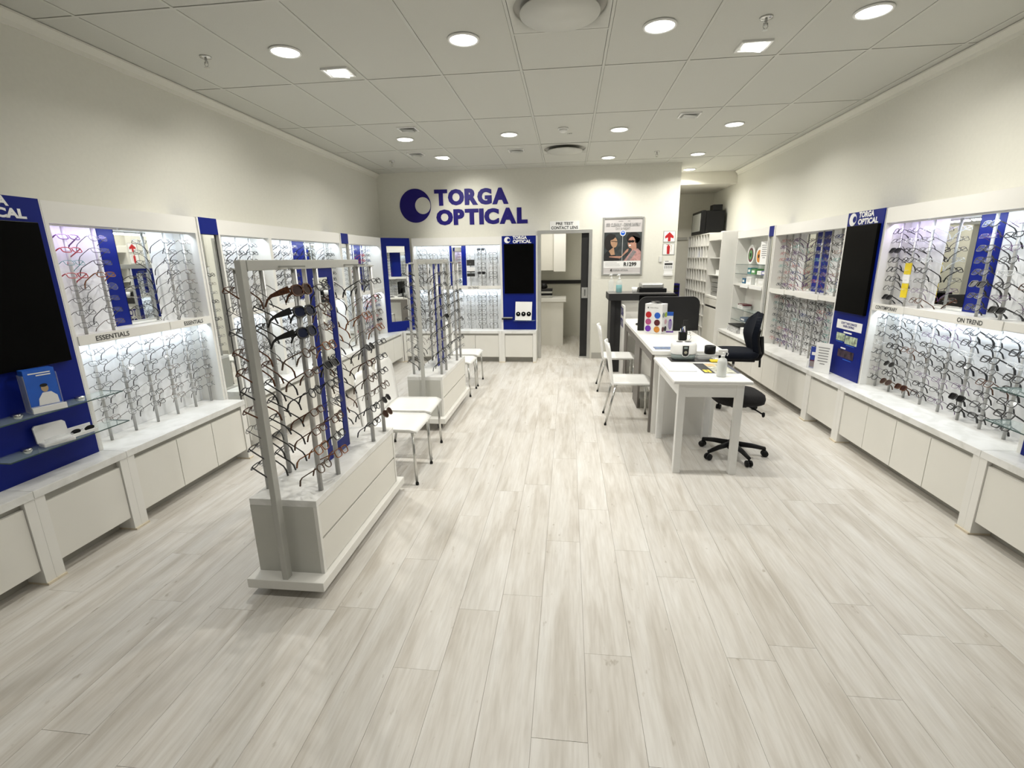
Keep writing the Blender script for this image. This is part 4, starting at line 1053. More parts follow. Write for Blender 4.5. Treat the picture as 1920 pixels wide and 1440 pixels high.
single('yellow_cloth', MB().box(1.205, 1.305, 4.15, 4.21, TZ+.004, TZ+.020), yellow_m, 'folded yellow cloth beside the black pot on small table', 'cloth', None, .006)
t = thing('magazine', 'dark covered magazine with yellow lettering on the small table', 'magazine', (1.19, 3.92, TZ))
obj('pages', MB().box(1.045, 1.315, 3.745, 4.10, TZ+.0005, TZ+.004), paper_m, t)
obj('dark_cover', MB().box(1.045, 1.125, 3.745, 4.10, TZ+.0042, TZ+.005), charcoal, t); obj('dark_cover', MB().box(1.285, 1.315, 3.745, 4.10, TZ+.0042, TZ+.005), mat('mag_blue_grey', (.06, .065, .10), .4, var=.2), t)
obj('cover_picture', MB().box(1.126, 1.284, 3.745, 4.10, TZ+.0042, TZ+.0049), mat('mag_picture', (.50, .50, .42), .4, var=.75, vscale=24), t)
obj('masthead', MB().box(1.058, 1.082, 3.77, 3.86, TZ+.005, TZ+.0056).box(1.088, 1.108, 3.76, 3.86, TZ+.005, TZ+.0056), yellow_m, t)
obj('cover_flash', MB().box(1.13, 1.20, 3.99, 4.08, TZ+.005, TZ+.0056), mat('mag_peach', (.72, .50, .25), .4, var=.2), t)
t = thing('note_pad', 'white note pad on the small table beside the magazine', 'paper', (.90, 3.96, TZ))
obj('pad', MB().box(.792, 1.005, 3.80, 4.13, TZ+.0005, TZ+.007), paper_m, t); obj('ruled_line', MB().box(.935, .937, 3.82, 4.11, TZ+.007, TZ+.0074), grey_txt, t)
pump_bottle(1.142, 3.655, TZ+.001, .205, .034, trans_wh, 'white trigger spray bottle at the edge of the small table', None, True)

# ================================================================== back wall: logo, signs, poster, door
YW = WB-.001
t = thing('wall_logo', 'large navy crescent emblem and TORGA OPTICAL lettering on the back wall', 'wall sign', (-1.7, YW, 2.17))
obj('emblem', emblem(MB(), (-2.455, YW, 2.472), .257, (1, 0, 0), (0, 0, 1), .008, 64), navy_txt, t)
def letters(word, x0, x1, z0, z1):
    ms = []; widths = []
    for chx in word:
        me = text_mesh(chx, 1., .05, 0.); xs = [v.co.x for v in me.vertices]; widths.append(max(xs)-min(xs)); bpy.data.meshes.remove(me)
    gap = .06; tot = sum(widths)+gap*(len(word)-1)-(.055 if 'R' in word else 0); k = (x1-x0)/tot; x = x0
    for chx, w in zip(word, widths):
        o = place_text('letter', chx, navy_txt, t, (x, YW, z0), (1, 0, 0), (0, 0, 1), width=w*k, height=z1-z0, bold=.05, depth=.006, fat=.006); x += (w+gap-(.055 if chx == 'R' else 0))*k
letters('TORGA', -2.13, -.955, 2.462, 2.705); letters('OPTICAL', -2.115, -.655, 2.165, 2.405)
t = thing('door_sign', 'small white PRE TEST CONTACT LENS sign above the doorway', 'sign', (-.07, YW, 2.04))
obj('plate', MB().box(-.30, .16, YW-.004, YW, 2.042, 2.185), paper_m, t)
place_text('lettering', 'PRE TEST', dark_txt, t, (-.07, YW-.0045, 2.125), (1, 0, 0), (0, 0, 1), width=.27, height=.044, bold=.03, depth=.0005, center=True)
place_text('lettering', 'CONTACT LENS', dark_txt, t, (-.07, YW-.0045, 2.062), (1, 0, 0), (0, 0, 1), width=.42, height=.046, bold=.03, depth=.0005, center=True)
d = struct('door_1', MB().box(DX0-.03, DX0+.02, WB-.012, WB+.13, 0, DH+.03).box(DX1-.02, DX1+.03, WB-.012, WB+.13, 0, DH+.03).box(DX0+.02, DX1-.02, WB-.012, WB+.13, DH-.02, DH+.03), alu)
obj('sliding_leaf', MB().box(.200, .315, WB+.03, WB+.07, .03, DH-.02), charcoal, d)
obj('lock_plate', MB().box(.215, .312, WB+.018, WB+.03, .99, 1.16), alu, d); obj('lock_pull', MB().box(.255, .275, WB+.010, WB+.018, 1.03, 1.13), chrome, d)
obj('floor_guide', MB().box(.19, .315, WB+.02, WB+.08, 0, .028), alu, d)

# poster
PY = WB
t = thing('framed_poster', 'silver framed SEE CLEARLY DRIVE SAFELY poster with two women and R1299 price', 'poster', (.83, PY, 1.345))
X0, X1, Z0, Z1 = .518, 1.150, 1.345, 2.225; f = .030
for a in ((X0, X0+f, Z0, Z1), (X1-f, X1, Z0, Z1), (X0+f, X1-f, Z0, Z0+f), (X0+f, X1-f, Z1-f, Z1)): obj('frame_bar', MB().box(a[0], a[1], PY-.022, PY-.001, a[2], a[3]), alu, t, .004)
obj('sheet', MB().box(X0+f, X1-f, PY-.010, PY-.001, Z0+f, Z1-f), mat('poster_grey', (.60, .575, .57), .4, var=.02), t)
y = PY-.0104
def pf(u, w, d): return (u, y-d, w)
def ell(name, cx, cz, rx, rz, m, lay, rot=0., n=24):
    c, s = math.cos(rot), math.sin(rot)
    poly = [(cx+rx*math.cos(2*PI*k/n)*c-rz*math.sin(2*PI*k/n)*s, cz+rx*math.cos(2*PI*k/n)*s+rz*math.sin(2*PI*k/n)*c) for k in range(n)]
    return obj(name, MB().prism(poly, pf, lay*.0004, lay*.0004+.0004), m, t)
def poly(name, pts, m, lay): return obj(name, MB().prism(pts, pf, lay*.0004, lay*.0004+.0004), m, t)
night = mat('poster_dark', (.040, .048, .050), .4, var=.5, vscale=10); hair = mat('poster_hair', (.012, .010, .010), .5, var=.3); skinL = mat('poster_skin', (.42, .25, .15), .5, var=.12, vscale=14); skinR = mat('poster_skin_warm', (.46, .24, .17), .5, var=.12, vscale=14)
pinkd = mat('poster_dress', (.50, .28, .26), .5, var=.25, vscale=30); scarf = mat('poster_scarf', (.24, .22, .22), .5, var=.3, vscale=40)
ZI0, ZI1 = 1.567, 1.997
poly('photo_ground', [(X0+f, ZI0), (X1-f, ZI0), (X1-f, ZI1), (X0+f, ZI1)], night, 0)
poly('text_band', [(X0+f, 1.462), (X1-f, 1.462), (X1-f, ZI0), (X0+f, ZI0)], paper_m, 0)
ell('hair', .648, 1.845, .095, .135, hair, 1); poly('shirt', [(.555, ZI0+.001), (.80, ZI0+.001), (.77, 1.62), (.70, 1.67), (.60, 1.72), (.555, 1.66)], charcoal, 2)
poly('neck', [(.625, 1.72), (.70, 1.78), (.72, 1.66), (.66, 1.655)], skinL, 3); ell('face', .700, 1.850, .052, .082, skinL, 4, .15)
ell('hair', .665, 1.925, .062, .038, hair, 5, .5); poly('glasses', [(.655, 1.868), (.752, 1.866), (.752, 1.858), (.655, 1.860)], hair, 5); ell('glasses', .735, 1.853, .018, .011, mat('poster_lens', (.26, .18, .12), .3, var=.05), 5)
ell('hair', .995, 1.905, .105, .090, hair, 1); poly('hair', [(.98, 1.95), (1.10, 1.90), (1.115, 1.72), (1.04, 1.75)], hair, 1)
poly('dress', [(.86, ZI0+.001), (X1-f-.001, ZI0+.001), (X1-f-.001, 1.70), (1.07, 1.75), (.99, 1.74), (.93, 1.66)], pinkd, 2)
poly('scarf', [(.90, ZI0+.002), (.95, ZI0+.002), (1.05, 1.70), (1.0, 1.73), (.95, 1.66)], scarf, 3)
poly('neck', [(.95, 1.80), (1.04, 1.84), (1.05, 1.74), (.98, 1.73)], skinR, 3); ell('face', .968, 1.842, .055, .085, skinR, 4, -.15)
poly('arm', [(.63, 1.625), (.80, 1.605), (.92, 1.71), (.93, 1.75), (.90, 1.74), (.82, 1.64), (.64, 1.638)], skinR, 4)
ell('sunglasses', .940, 1.856, .030, .020, hair, 5); ell('sunglasses', .985, 1.858, .026, .019, hair, 5); poly('sunglasses', [(.915, 1.872), (1.04, 1.868), (1.04, 1.858), (.915, 1.86)], hair, 5)
ell('smile', .945, 1.800, .018, .010, paper_m, 5); poly('divider_line', [(.829, ZI0), (.833, ZI0), (.833, 1.95), (.829, 1.95)], paper_m, 5)
ell('badge', .832, 1.985, .045, .045, paper_m, 6); ell('badge', .832, 1.985, .034, .034, ltblue_m, 7); poly('badge', [(.812, 1.992), (.852, 1.992), (.852, 2.004), (.812, 2.004)], paper_m, 8)
tx = lambda s, x, z, w, h, m, b=.02: place_text('lettering', s, m, t, (x, y-.0045, z), (1, 0, 0), (0, 0, 1), width=w, height=h, bold=b, depth=.0005)
tx('SEE CLEARLY - DRIVE SAFELY', .572, 2.085, .525, .048, grey_txt, .03); tx('DAY & NIGHT', .72, 2.032, .22, .040, grey_txt, .0)
tx('R1299', .862, 1.484, .195, .062, dark_txt, .03); tx('TORGA OPTICAL', .70, 1.412, .235, .028, grey_txt, .03)
obj('emblem', emblem(MB(), (.675, y-.0045, 1.426), .018, (1, 0, 0), (0, 0, 1), .0005), dark_txt, t)
for z, w in ((1.538, .18), (1.515, .22), (1.492, .23)): poly('small_print', [(.575, z), (.575+w, z), (.575+w, z+.005), (.575, z+.005)], grey_txt, 2)
for x, w in ((.76, .07), (.90, .04)): poly('small_print', [(x, 2.155), (x+w, 2.155), (x+w, 2.165), (x, 2.165)], grey_txt, 2)
# fire signs
def plate_sign(name, lab, x0, x1, z0, z1):
    t = thing(name, lab, 'sign', ((x0+x1)/2, WB, z0), 0, 'red and white fire signs')
    obj('frame', MB().box(x0, x1, WB-.005, WB-.001, z0, z1), alu, t); obj('face', MB().box(x0+.008, x1-.008, WB-.0065, WB-.005, z0+.008, z1-.008), paper_m, t); return t
t = plate_sign('arrow_sign', 'white fire sign with red upward arrow', 1.447, 1.627, 1.835, 2.003); y = WB-.0068
poly('arrow', [(1.517, 1.848), (1.557, 1.848), (1.557, 1.905), (1.600, 1.890), (1.600, 1.925), (1.537, 1.985), (1.474, 1.925), (1.474, 1.890), (1.517, 1.905)], red_m, 0)
t = plate_sign('extinguisher_sign', 'white fire sign with red extinguisher symbol', 1.447, 1.627, 1.645, 1.815)
poly('extinguisher', [(1.512, 1.658), (1.552, 1.658), (1.556, 1.77), (1.545, 1.785), (1.519, 1.785), (1.508, 1.77)], red_m, 0); poly('valve', [(1.524, 1.785), (1.540, 1.785), (1.540, 1.797), (1.56, 1.80), (1.50, 1.802), (1.50, 1.795), (1.524, 1.794)], red_m, 0)
poly('hose', [(1.556, 1.795), (1.583, 1.785), (1.58, 1.73), (1.568, 1.69), (1.564, 1.692), (1.574, 1.73), (1.577, 1.78), (1.556, 1.789)], wood_tan, 0)
t = thing('wall_notice', 'white wall notice with black bar and grey columns below fire signs', 'notice', (1.55, WB, 1.33)); y = WB-.004
obj('sheet', MB().box(1.475, 1.625, WB-.004, WB-.001, 1.42, 1.555), paper_m, t); poly('black_bar', [(1.490, 1.492), (1.610, 1.492), (1.610, 1.522), (1.490, 1.522)], dark_txt, 0); poly('heading', [(1.495, 1.545), (1.55, 1.545), (1.55, 1.553), (1.495, 1.553)], dark_txt, 0)
for k in range(5): poly('column', [(1.492+.025*k, 1.44), (1.506+.025*k, 1.44), (1.506+.025*k, 1.482), (1.492+.025*k, 1.482)], grey_txt, 0)
obj('tray', MB().box(1.48, 1.62, WB-.02, WB-.001, 1.33, 1.365), paper_m, t); obj('sheet', MB().box(1.485, 1.615, WB-.006, WB-.001, 1.365, 1.415), paper_m, t)
single('thermostat', MB().box(1.40, 1.445, WB-.015, WB-.001, 1.54, 1.63), grey_wh, 'small wall thermostat left of the black barred notice', 'thermostat', None, .003)

# ================================================================== pre test room seen through the doorway
area_light('room_fill', (-.2, 8.75, 2.53), (0, 0, 0), .3, .3, 24, (1, .96, .88))  # added fill light without a fitting, brightens the room behind the doorway
t = thing('wall_cupboard', 'white wall cupboards inside the pre test room', 'cupboard', (-.5, 9.9, 1.37))
obj('carcass', MB().box(-.975, -.285, 9.60, 10.39, 1.40, 2.35), white_lam, t); obj('door', MB().box(-.97, -.63, 9.58, 9.60, 1.40, 2.35), door_lam, t, .002); obj('door', MB().box(-.625, -.285, 9.58, 9.60, 1.40, 2.35), door_lam, t, .002)
obj('end_unit', MB().box(-.280, -.055, 9.45, 10.39, 1.38, 2.35), white_lam, t)
t = thing('worktop_unit', 'white counter unit inside the pre test room', 'counter', (-.5, 9.6, 0))
obj('body', MB().box(-.975, -.09, 9.24, 10.0, .0, .83), door_lam, t); obj('top', MB().box(-.975, -.04, 9.20, 10.02, .83, .895), white_lam, t, .003)
single('chair_rail', MB().box(-.975, .715, 10.36, 10.398, 1.11, 1.18), charcoal, 'dark horizontal rail on the far wall of the pre test room', 'rail')
t = thing('test_device', 'stack of grey and black devices on the pre test room counter', 'device', (-.40, 9.4, .896))
for k, (z0, z1, m) in enumerate(((.896, .945, alu), (.946, .985, black_pl), (.986, 1.02, alu), (1.021, 1.07, charcoal))): obj('device_box', MB().box(-.56, -.30, 9.28, 9.50, z0, z1), m, t, .004)
single('black_cable_bag', cushion(.18, .16, .10, 1.072).mesh('x') and MB().lathe([(.05, 1.072), (.08, 1.09), (.07, 1.14), (.03, 1.17)], 12, (-.47, 9.40, 0)), black_pl, 'black bag lying on the device stack in the pre test room', 'bag')

# ================================================================== right wall end: open shelves, niche cabinet, pigeonholes, television
t = thing('open_shelves', 'white open shelf bay with glass shelves, eye charts and lens boxes', 'shelf unit', (2.64, 7.34, WT))
F = D_FASC; s0, s1 = 6.735, 7.945
obj('back_panel', wbox(MB(), 'R', s0, s1, .002, D_BACK, WT+.001, 1.87), white_lam, t); obj('top_fascia', wbox(MB(), 'R', s0, s1, .002, F, 1.865, 1.965), white_lam, t)
for a, b in ((s0, s0+.025), (s1-.025, s1)): obj('side_stile', wbox(MB(), 'R', a, b, D_BACK, F, WT+.001, 1.865), white_lam, t)
for z in (1.488, 1.352, .835, .665): 
    g = obj('glass_shelf', wbox(MB(), 'R', s0+.026, s1-.026, D_BACK, F-.01, z, z+.006), glass_m, t); obj('shelf_edge', wbox(MB(), 'R', s0+.026, s1-.026, F-.010, F-.0085, z, z+.006), glass_edge, g)
obj('board_shelf', wbox(MB(), 'R', s0+.026, s1-.026, D_BACK, F, 1.185, 1.215), white_lam, t)
for a, b in ((6.80, 7.25), (7.30, 7.62)): obj('label_holder', wbox(MB(), 'R', a, b, F, F+.004, 1.165, 1.215), paper_m, t)
def eye_card(s, r, m_rim, lab, zb=1.495, lean=.0):
    t = thing('eye_chart', lab, 'display card', tuple(wp('R', s, .10, zb)))
    u, w = Vector((0, -1, 0)), Vector((0, 0, 1)); c = wp('R', s, .105, zb+r+.004)
    obj('card', disc(MB(), c, r, u, w, 28, .008), paper_m, t)
    c2 = c+Vector((-.0085, 0, -.01)); obj('iris_ring', disc(MB(), c2, r*.74, u, w, 24, .002), m_rim, t); obj('iris', disc(MB(), c2+Vector((-.0022, 0, .0)), r*.5, u, w, 20, .002), green_m if m_rim is maroon_m else orange_m, t)
    obj('pupil', disc(MB(), c2+Vector((-.0045, 0, 0)), r*.22, u, w, 16, .002), black_pl, t)
eye_card(7.62, .135, maroon_m, 'round eye diagram card with green iris on the glass shelf'); eye_card(7.30, .115, orange_m, 'round eye diagram card with amber iris on the glass shelf')
def notice(run_s, d, zb, w, h, lab, rz):
    t = local_thing('table_notice', lab, 'notice', 'white printed notices')
    obj('sheet', MB().box(-w/2, w/2, 0, .003, 0, h), paper_m, t); obj('foot', MB().box(-w/2, w/2, .0, .06, 0, .003), clear_pl, t)
    for k in range(7):
        ww = w*(.62 if k else .7)*(1 if k < 6 else .5); z = h*(.82-.09*k)
        obj('print_line', MB().box(-ww/2, ww/2, -.001, 0, z, z+h*.035), grey_txt, t)
    p = wp('R', run_s, d, zb); t.location = p; t.rotation_euler = (0, 0, rz); return t
notice(7.03, .15, 1.495, .17, .30, 'white printed notice standing beside the eye diagram cards', -PI/2+.25)
notice(4.83, .325, WT+.001, .155, .285, 'white printed notice standing on the worktop before the blue screen panel', -PI/2+.55)
t = local_thing('leaflet_rack', 'blue leaflet rack next to the white notice on the worktop', 'leaflet holder')
obj('holder', MB().box(-.06, .06, -.03, .05, 0, .07), clear_pl, t); obj('leaflet', MB().box(-.055, .055, .0, .03, .002, .21), mat('leaflet_blue', (.03, .06, .33), .4, var=.1), t)
obj('picture', MB().box(-.05, .03, -.001, 0, .01, .08), maroon_m, t); obj('title_bar', MB().box(-.04, .04, -.001, 0, .13, .16), paper_m, t)
t.location = wp('R', 5.02, .30, WT+.001); t.rotation_euler = (0, 0, -PI/2+.55)
BOXES = [  # s, d0, d1, width, z, h, material, label
 (7.52, .06, .15, .13, 1.359, .085, mat('teal_box', (.03, .20, .25), .5, var=.1), 'teal lens solution box on the lower glass shelf'), (7.30, .06, .17, .17, 1.359, .075, green_m, 'green and white lens box on the lower glass shelf'),
 (7.08, .06, .17, .15, 1.359, .05, paper_m, 'flat white lens box on the lower glass shelf'), (6.90, .06, .18, .16, 1.359, .055, mat('lilac_box', (.22, .22, .42), .5, var=.1), 'lilac lens box at the mirror end of the lower glass shelf'),
 (7.68, .08, .16, .12, 1.216, .075, mat('blue_box', (.02, .13, .26), .5, var=.1), 'dark blue box on the white board shelf'), (7.42, .06, .18, .19, 1.216, .105, paper_m, 'tall stack of white boxes on the board shelf'),
 (7.16, .06, .17, .06, 1.216, .09, paper_m, 'slim white box standing on the board shelf'), (6.94, .06, .19, .24, 1.216, .095, grey_wh, 'wide pale box on the board shelf beside the mirror'),
 (7.66, .06, .18, .22, .842, .05, paper_m, 'white case on the middle glass shelf'), (7.64, .06, .18, .24, .893, .022, maroon_m, 'flat maroon box on the white case'),
 (7.50, .06, .18, .22, .672, .055, mat('slate_box', (.10, .14, .20), .5, var=.1), 'slate blue box on the lowest glass shelf'), (7.24, .06, .17, .10, .672, .055, paper_m, 'white carton on the lowest glass shelf')]
for s, d0, d1, w, z, h, m, lab in BOXES:
    t = thing('carton', lab, 'box', tuple(wp('R', s, (d0+d1)/2, z)), 0, 'boxes on the open shelves')
    obj('box_body', wbox(MB(), 'R', s-w/2, s+w/2, d0, d1, z+.0005, z+h), m, t, .002); obj('box_label', wbox(MB(), 'R', s-w*.3, s+w*.3, d1, d1+.001, z+h*.3, z+h*.7), paper_m if m is not paper_m else grey_wh, t)
t = thing('paper_stack', 'untidy papers and black tray on the worktop under the open shelves', 'papers', tuple(wp('R', 7.45, .16, WT+.001)))
obj('tray', wbox(MB(), 'R', 7.30, 7.75, .05, .30, WT+.09, WT+.105), black_pl, t, .004); obj('papers', wbox(MB(), 'R', 7.32, 7.74, .06, .31, WT+.001, WT+.07), mat('newsprint', (.55, .55, .55), .6, var=.5, vscale=50), t)
obj('papers', wbox(MB(), 'R', 7.05, 7.29, .08, .27, WT+.001, WT+.10), paper_m, t); obj('papers', wbox(MB(), 'R', 7.33, 7.73, .07, .29, WT+.071, WT+.089), alu, t)

DT = WR-2.31
t = thing('niche_cabinet', 'tall white cabinet with open niche above a drawer at alcove mouth', 'cabinet', (2.53, 8.31, 0))
y0, y1 = 7.95, 8.66
obj('side_panel', MB().box(2.31, WR-.004, y0, y0+.025, 0, 1.97), white_lam, t); obj('side_panel', MB().box(2.31, WR-.004, y1-.025, y1, 0, 1.97), white_lam, t)
obj('top_board', MB().box(2.31, WR-.004, y0+.025, y1-.025, 1.86, 1.97), white_lam, t); obj('back_board', MB().box(WR-.03, WR-.004, y0+.025, y1-.025, .9, 1.86), grey_wh, t)
obj('niche_floor', MB().box(2.31, WR-.03, y0+.025, y1-.025, .955, .985), white_lam, t); obj('drawer_front', MB().box(2.312, 2.33, y0+.028, y1-.028, .835, .95), door_lam, t, .002)
obj('drawer_gap', MB().box(2.325, 2.335, y0+.028, y1-.028, .80, .835), charcoal, t); obj('door', MB().box(2.312, 2.33, y0+.028, y1-.028, .05, .80), door_lam, t, .002); obj('carcass', MB().box(2.335, WR-.03, y0+.025, y1-.025, .05, .95), white_lam, t)
for z in (1.31, 1.58): obj('shelf', MB().box(2.34, WR-.03, y0+.026, y1-.026, z, z+.012), grey_wh, t)
t = thing('letter_tray_stack', 'grey stacked letter trays in the tall cabinet niche', 'file trays', (2.5, 8.3, .986))
for k in range(4): obj('tray', MB().box(2.36, 2.66, 8.10, 8.50, .99+.072*k, 1.05+.072*k), alu, t, .003)
obj('side_wall', MB().box(2.35, 2.67, 8.06, 8.085, .987, 1.29), paper_m, t)
single('small_carton', MB().box(2.42, 2.58, 8.2, 8.36, 1.593, 1.70), paper_m, 'small white carton on the top shelf of the niche cabinet', 'box', 'niche cartons', .002)
single('small_carton', MB().box(2.40, 2.56, 8.25, 8.45, 1.323, 1.40), paper_m, 'small white carton on the lower shelf of the niche cabinet', 'box', 'niche cartons', .002)
t = thing('pigeonhole_unit', 'white pigeonhole unit full of narrow slots in the alcove', 'shelf unit', (2.5, 9.4, 0))
y0, y1, z0, z1 = 8.665, 10.10, .02, 1.985; nc, nr = 8, 10
for i in range(nc+1):
    yy = y0+(y1-y0)*i/nc; obj('upright', MB().box(2.312, WR-.02, yy-.007, yy+.007, z0, z1), white_lam, t)
for j in range(nr+1):
    zz = z0+(z1-z0)*j/nr; obj('shelf', MB().box(2.316, WR-.02, y0, y1, zz-.008, zz+.008), white_lam, t)
obj('back_board', MB().box(WR-.02, WR-.004, y0, y1, z0, z1), white_lam, t)
slots = [(8, 6.5, navy_txt), (8.9, 5.4, navy_txt), (8.9, 3.1, ltblue_m), (8.9, 2.2, navy_txt), (8, 7.4, teal_m), (6, 5.2, black_pl), (6, 4.4, charcoal), (6, 2.4, black_pl), (9, 7.3, navy_txt), (6.9, 1.5, paper_m), (7, 6.5, paper_m), (5, 6.5, paper_m), (4, 4.5, paper_m)]
for k, (r, c, m) in enumerate(slots):
    rr, cc = min(int(r), nr-1), min(int(c), nc-1)
    ya = y0+(y1-y0)*(cc+.2)/nc; za = z0+(z1-z0)*rr/nr+.0085
    single('slot_packet', MB().box(2.34, 2.60, ya, ya+.10, za, za+.11+.03*(k % 2)), m, '%s packet in the %s row up, %s slot in, of the pigeonholes' % ({navy_txt.name: 'navy', ltblue_m.name: 'blue', teal_m.name: 'teal', black_pl.name: 'black', charcoal.name: 'grey', paper_m.name: 'white'}[m.name], ORD[rr+1], ORD[cc+1]), 'packet', 'packets in the pigeonholes', .002)
t = thing('box_television', 'black box television on top of the tall cabinets', 'television', (2.5, 9.5, 1.994))
obj('rear_housing', MB().box(2.38, 2.70, 9.24, 9.86, 1.995, 2.39), black_pl, t, .01)
obj('front_bezel', MB().box(2.30, 2.38, 9.22, 9.88, 1.994, 2.395), black_pl, t, .012); obj('picture_tube', MB().box(2.294, 2.302, 9.28, 9.82, 2.05, 2.35), off_lamp, t)
obj('top_box', MB().box(2.50, 2.66, 9.28, 9.48, 2.391, 2.49), black_pl, t, .006)
single('loose_papers', MB().box(2.34, 2.62, 7.99, 8.14, 1.972, 1.985), paper_m, 'loose white papers on top of the niche cabinet beside the television', 'papers')
t = thing('file_rack', 'dark rack of files on the alcove counter end', 'file rack', (1.95, 9.8, .75))
obj('rack', MB().box(1.80, 2.12, 9.72, 9.95, .85, 1.12), navy_txt, t); 
for k in range(3): obj('file', MB().box(1.82, 2.10, 9.70, 9.72, .88+.08*k, .93+.08*k), black_pl, t)
single('alcove_counter', MB().box(1.67, 2.25, 9.55, 10.19, .80, .848).box(1.67, 1.72, 9.6, 10.19, 0, .80).box(2.20, 2.25, 9.6, 10.19, 0, .80), white_lam, 'white counter at the far end of the storage alcove', 'counter')
single('alcove_rail', MB().box(1.66, 2.30, 10.17, 10.198, 1.93, 1.985), plinth_m, 'grey rail on the far wall of the storage alcove', 'rail')

# ================================================================== adverts and small things on the blue panels
t = rb; OFF_rb = OFF[rb.name]
d0 = D_FASC+.0085
def padv(name, s0, s1, z0, z1, m, k=0): return obj(name, wbox(MB(), 'R', s0, s1, d0+.0005*k, d0+.0005*k+.0012, z0, z1), m, rb)
padv('advert_plate', 4.462, 4.862, .945, 1.026, paper_m)
place_text('lettering', "DON'T TAKE CHANCES", navy_txt, rb, wp('R', 4.79, d0+.0014, .990), RIGHT['R'], UP, width=.25, height=.022, bold=.03, depth=.0005)
place_text('lettering', 'WHEN DRIVING', navy_txt, rb, wp('R', 4.755, d0+.0014, .962), RIGHT['R'], UP, width=.18, height=.022, bold=.03, depth=.0005)
padv('caption_bar', 4.60, 4.73, .912, .926, paper_m); padv('caption_bar', 4.66, 4.74, .768, .780, paper_m)
advg = mat('advert_green_white', (.42, .50, .36), .4, var=.7, vscale=26); advd = mat('advert_dark', (.05, .03, .045), .4, var=.8, vscale=26)
padv('advert_photo', 4.70, 4.84, .835, .905, advg); padv('advert_photo', 4.50, 4.69, .820, .895, advg); padv('advert_photo', 4.52, 4.78, .690, .760, advd)
padv('caption_bar', 4.72, 4.83, .822, .828, ltblue_m); padv('caption_bar', 4.53, 4.66, .806, .812, ltblue_m); padv('caption_bar', 4.55, 4.68, .672, .678, ltblue_m)
# yellow tags on the upper contemporary rack
for k, (z, h, m) in enumerate(((1.452, .085, yellow_m), (1.385, .066, paper_m), (1.345, .038, yellow_m), (1.275, .068, yellow_m))):
    obj('price_tag', wbox(MB(), 'R', 4.12, 4.19, D_ROD+.014, D_ROD+.020, z, z+h), m, R1BAY)
# left glass shelves: leaflet box and spectacle trays
t = local_thing('leaflet_box', 'clear holder of blue leaflets showing a person in white coat', 'leaflet holder')
obj('holder', MB().box(-.066, .066, -.035, .035, 0, .003).box(-.068, -.066, -.035, .035, 0, .20).box(.066, .068, -.035, .035, 0, .20).box(-.066, .066, -.038, -.035, 0, .035), clear_pl, t)
lf = obj('leaflet', MB().box(-.063, .063, -.03, .03, .004, .225), ltblue_m, t)
obj('coat', MB().prism([(-.03, .035), (.055, .035), (.052, .075), (.03, .10), (-.005, .10), (-.025, .07)], lambda u, w, d: (u, -.0305-d, w), 0, .0008), paper_m, lf)
obj('head', disc(MB(), (.008, -.0305, .122), .020, (1, 0, 0), (0, 0, 1), 16, .0008, .015), wood_tan, lf); obj('hair', disc(MB(), (.006, -.031, .138), .009, (1, 0, 0), (0, 0, 1), 12, .0008, .016), hair, lf)
for k, w in enumerate((.09, .06)): obj('title_line', MB().box(-.045+.03*k, -.045+.03*k+w, -.0312, -.0305, .202-.012*k, .208-.012*k), paper_m, lf)
obj('front_strip', MB().box(-.066, .075, -.05, -.04, 0, .03), paper_m, t)
t.location = wp('L', 2.165, D_FASC+.085, .873); t.rotation_euler = (0, 0, PI/2-.35)
t = local_thing('glasses_case', 'open white spectacle case with clear goggles on the lower glass shelf', 'case')
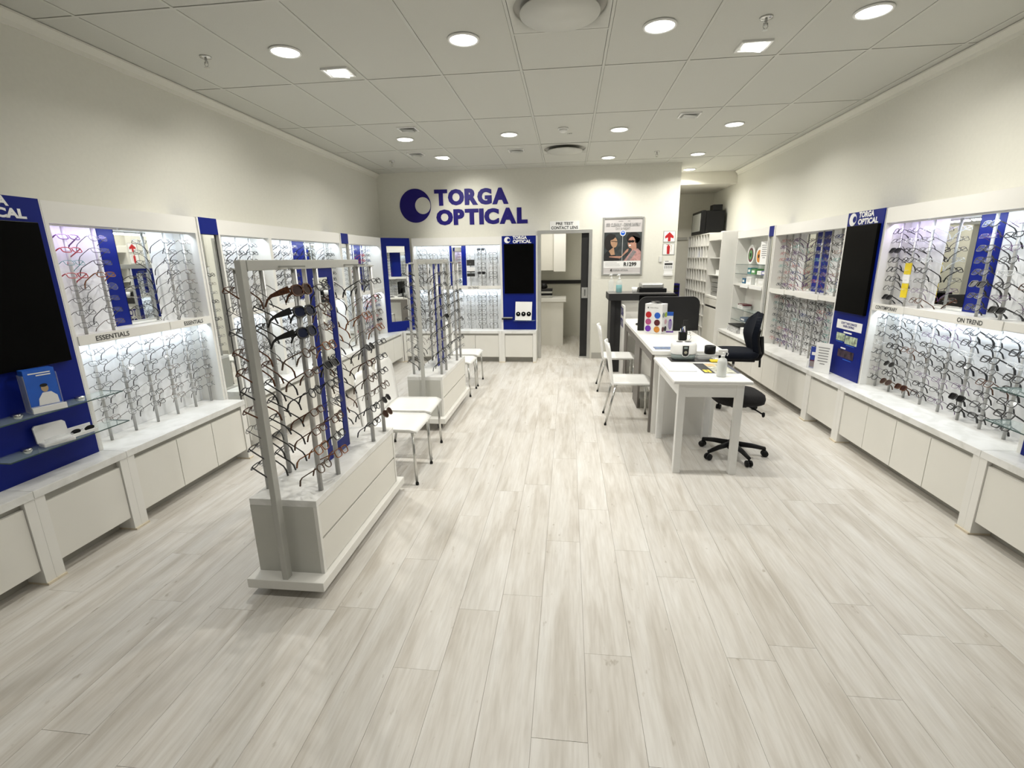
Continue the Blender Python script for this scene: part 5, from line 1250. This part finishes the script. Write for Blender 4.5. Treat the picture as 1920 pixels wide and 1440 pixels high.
obj('base', MB().box(-.07, .07, -.03, .035, 0, .02), paper_m, t, .006); obj('lid', MB().prism([(-.07, 0), (.07, 0), (.07, .085), (.06, .095), (-.06, .095), (-.07, .085)], lambda u, w, d: (u, .035+d+.15*w, .012+w), 0, .012), paper_m, t)
obj('goggles', MB().tube([(-.06, -.02, .03), (-.02, -.035, .034), (.02, -.035, .034), (.06, -.02, .03)], [.012, .017, .017, .012], 8), clear_pl, t)
t.location = wp('L', 2.17, D_FASC+.10, .6825); t.rotation_euler = (0, 0, PI/2-.3)
t = local_thing('sunglass_tray', 'small white tray holding dark oval lenses on the lower glass shelf', 'tray')
obj('tray', MB().box(-.075, .075, -.03, .03, 0, .008).box(-.075, .075, .025, .03, .008, .045).box(-.075, .075, -.03, -.026, .008, .02), paper_m, t, .002)
for sx in (-1, 1): obj('dark_lens', disc(MB(), (sx*.036, -.022, .028), .017, (1, 0, 0), (0, -.35, .94), 18, .003, .026), lens_dark, t)
obj('bridge', MB().tube([(-.012, -.024, .03), (0, -.026, .034), (.012, -.024, .03)], .002, 6), chrome, t)
t.location = wp('L', 2.31, D_FASC+.085, .6825); t.rotation_euler = (0, 0, PI/2-.15)
# white lens card and ledge on the back blue panel
t = thing('lens_card', 'white card with three dark round lenses leaning on the back blue panel', 'display card', (-.705, WB-.26, .67))
yb = WB-D_FASC-.012
obj('card', MB().prism([(-.842, .672), (-.578, .668), (-.566, .958), (-.832, .962)], lambda u, w, d: (u, yb-.045-d+.10*(w-.67), w), 0, .004), paper_m, t)
for k in range(3):
    p = (-.79+.085*k, yb-.0505+.01, .768); obj('dark_lens', disc(MB(), p, .036, (1, 0, 0), (0, .1, 1), 20, .004), lens_dark, t)
    obj('lens_glint', disc(MB(), (-.79+.085*k, yb-.0555+.01, .775), .008, (1, 0, 0), (0, .1, 1), 10, .001), grey_wh, t)
obj('glass_ledge', MB().box(-.86, -.52, yb-.09, yb-.001, .662, .667), glass_m, t)
t = thing('wall_ledge', 'small silver and black ledge on the back blue panel', 'bracket', (-.96, yb, .69))
obj('bar', MB().box(-1.045, -.885, yb-.03, yb-.001, .700, .716), alu, t); obj('under_bar', MB().box(-1.06, -.90, yb-.026, yb-.002, .678, .699), black_pl, t)
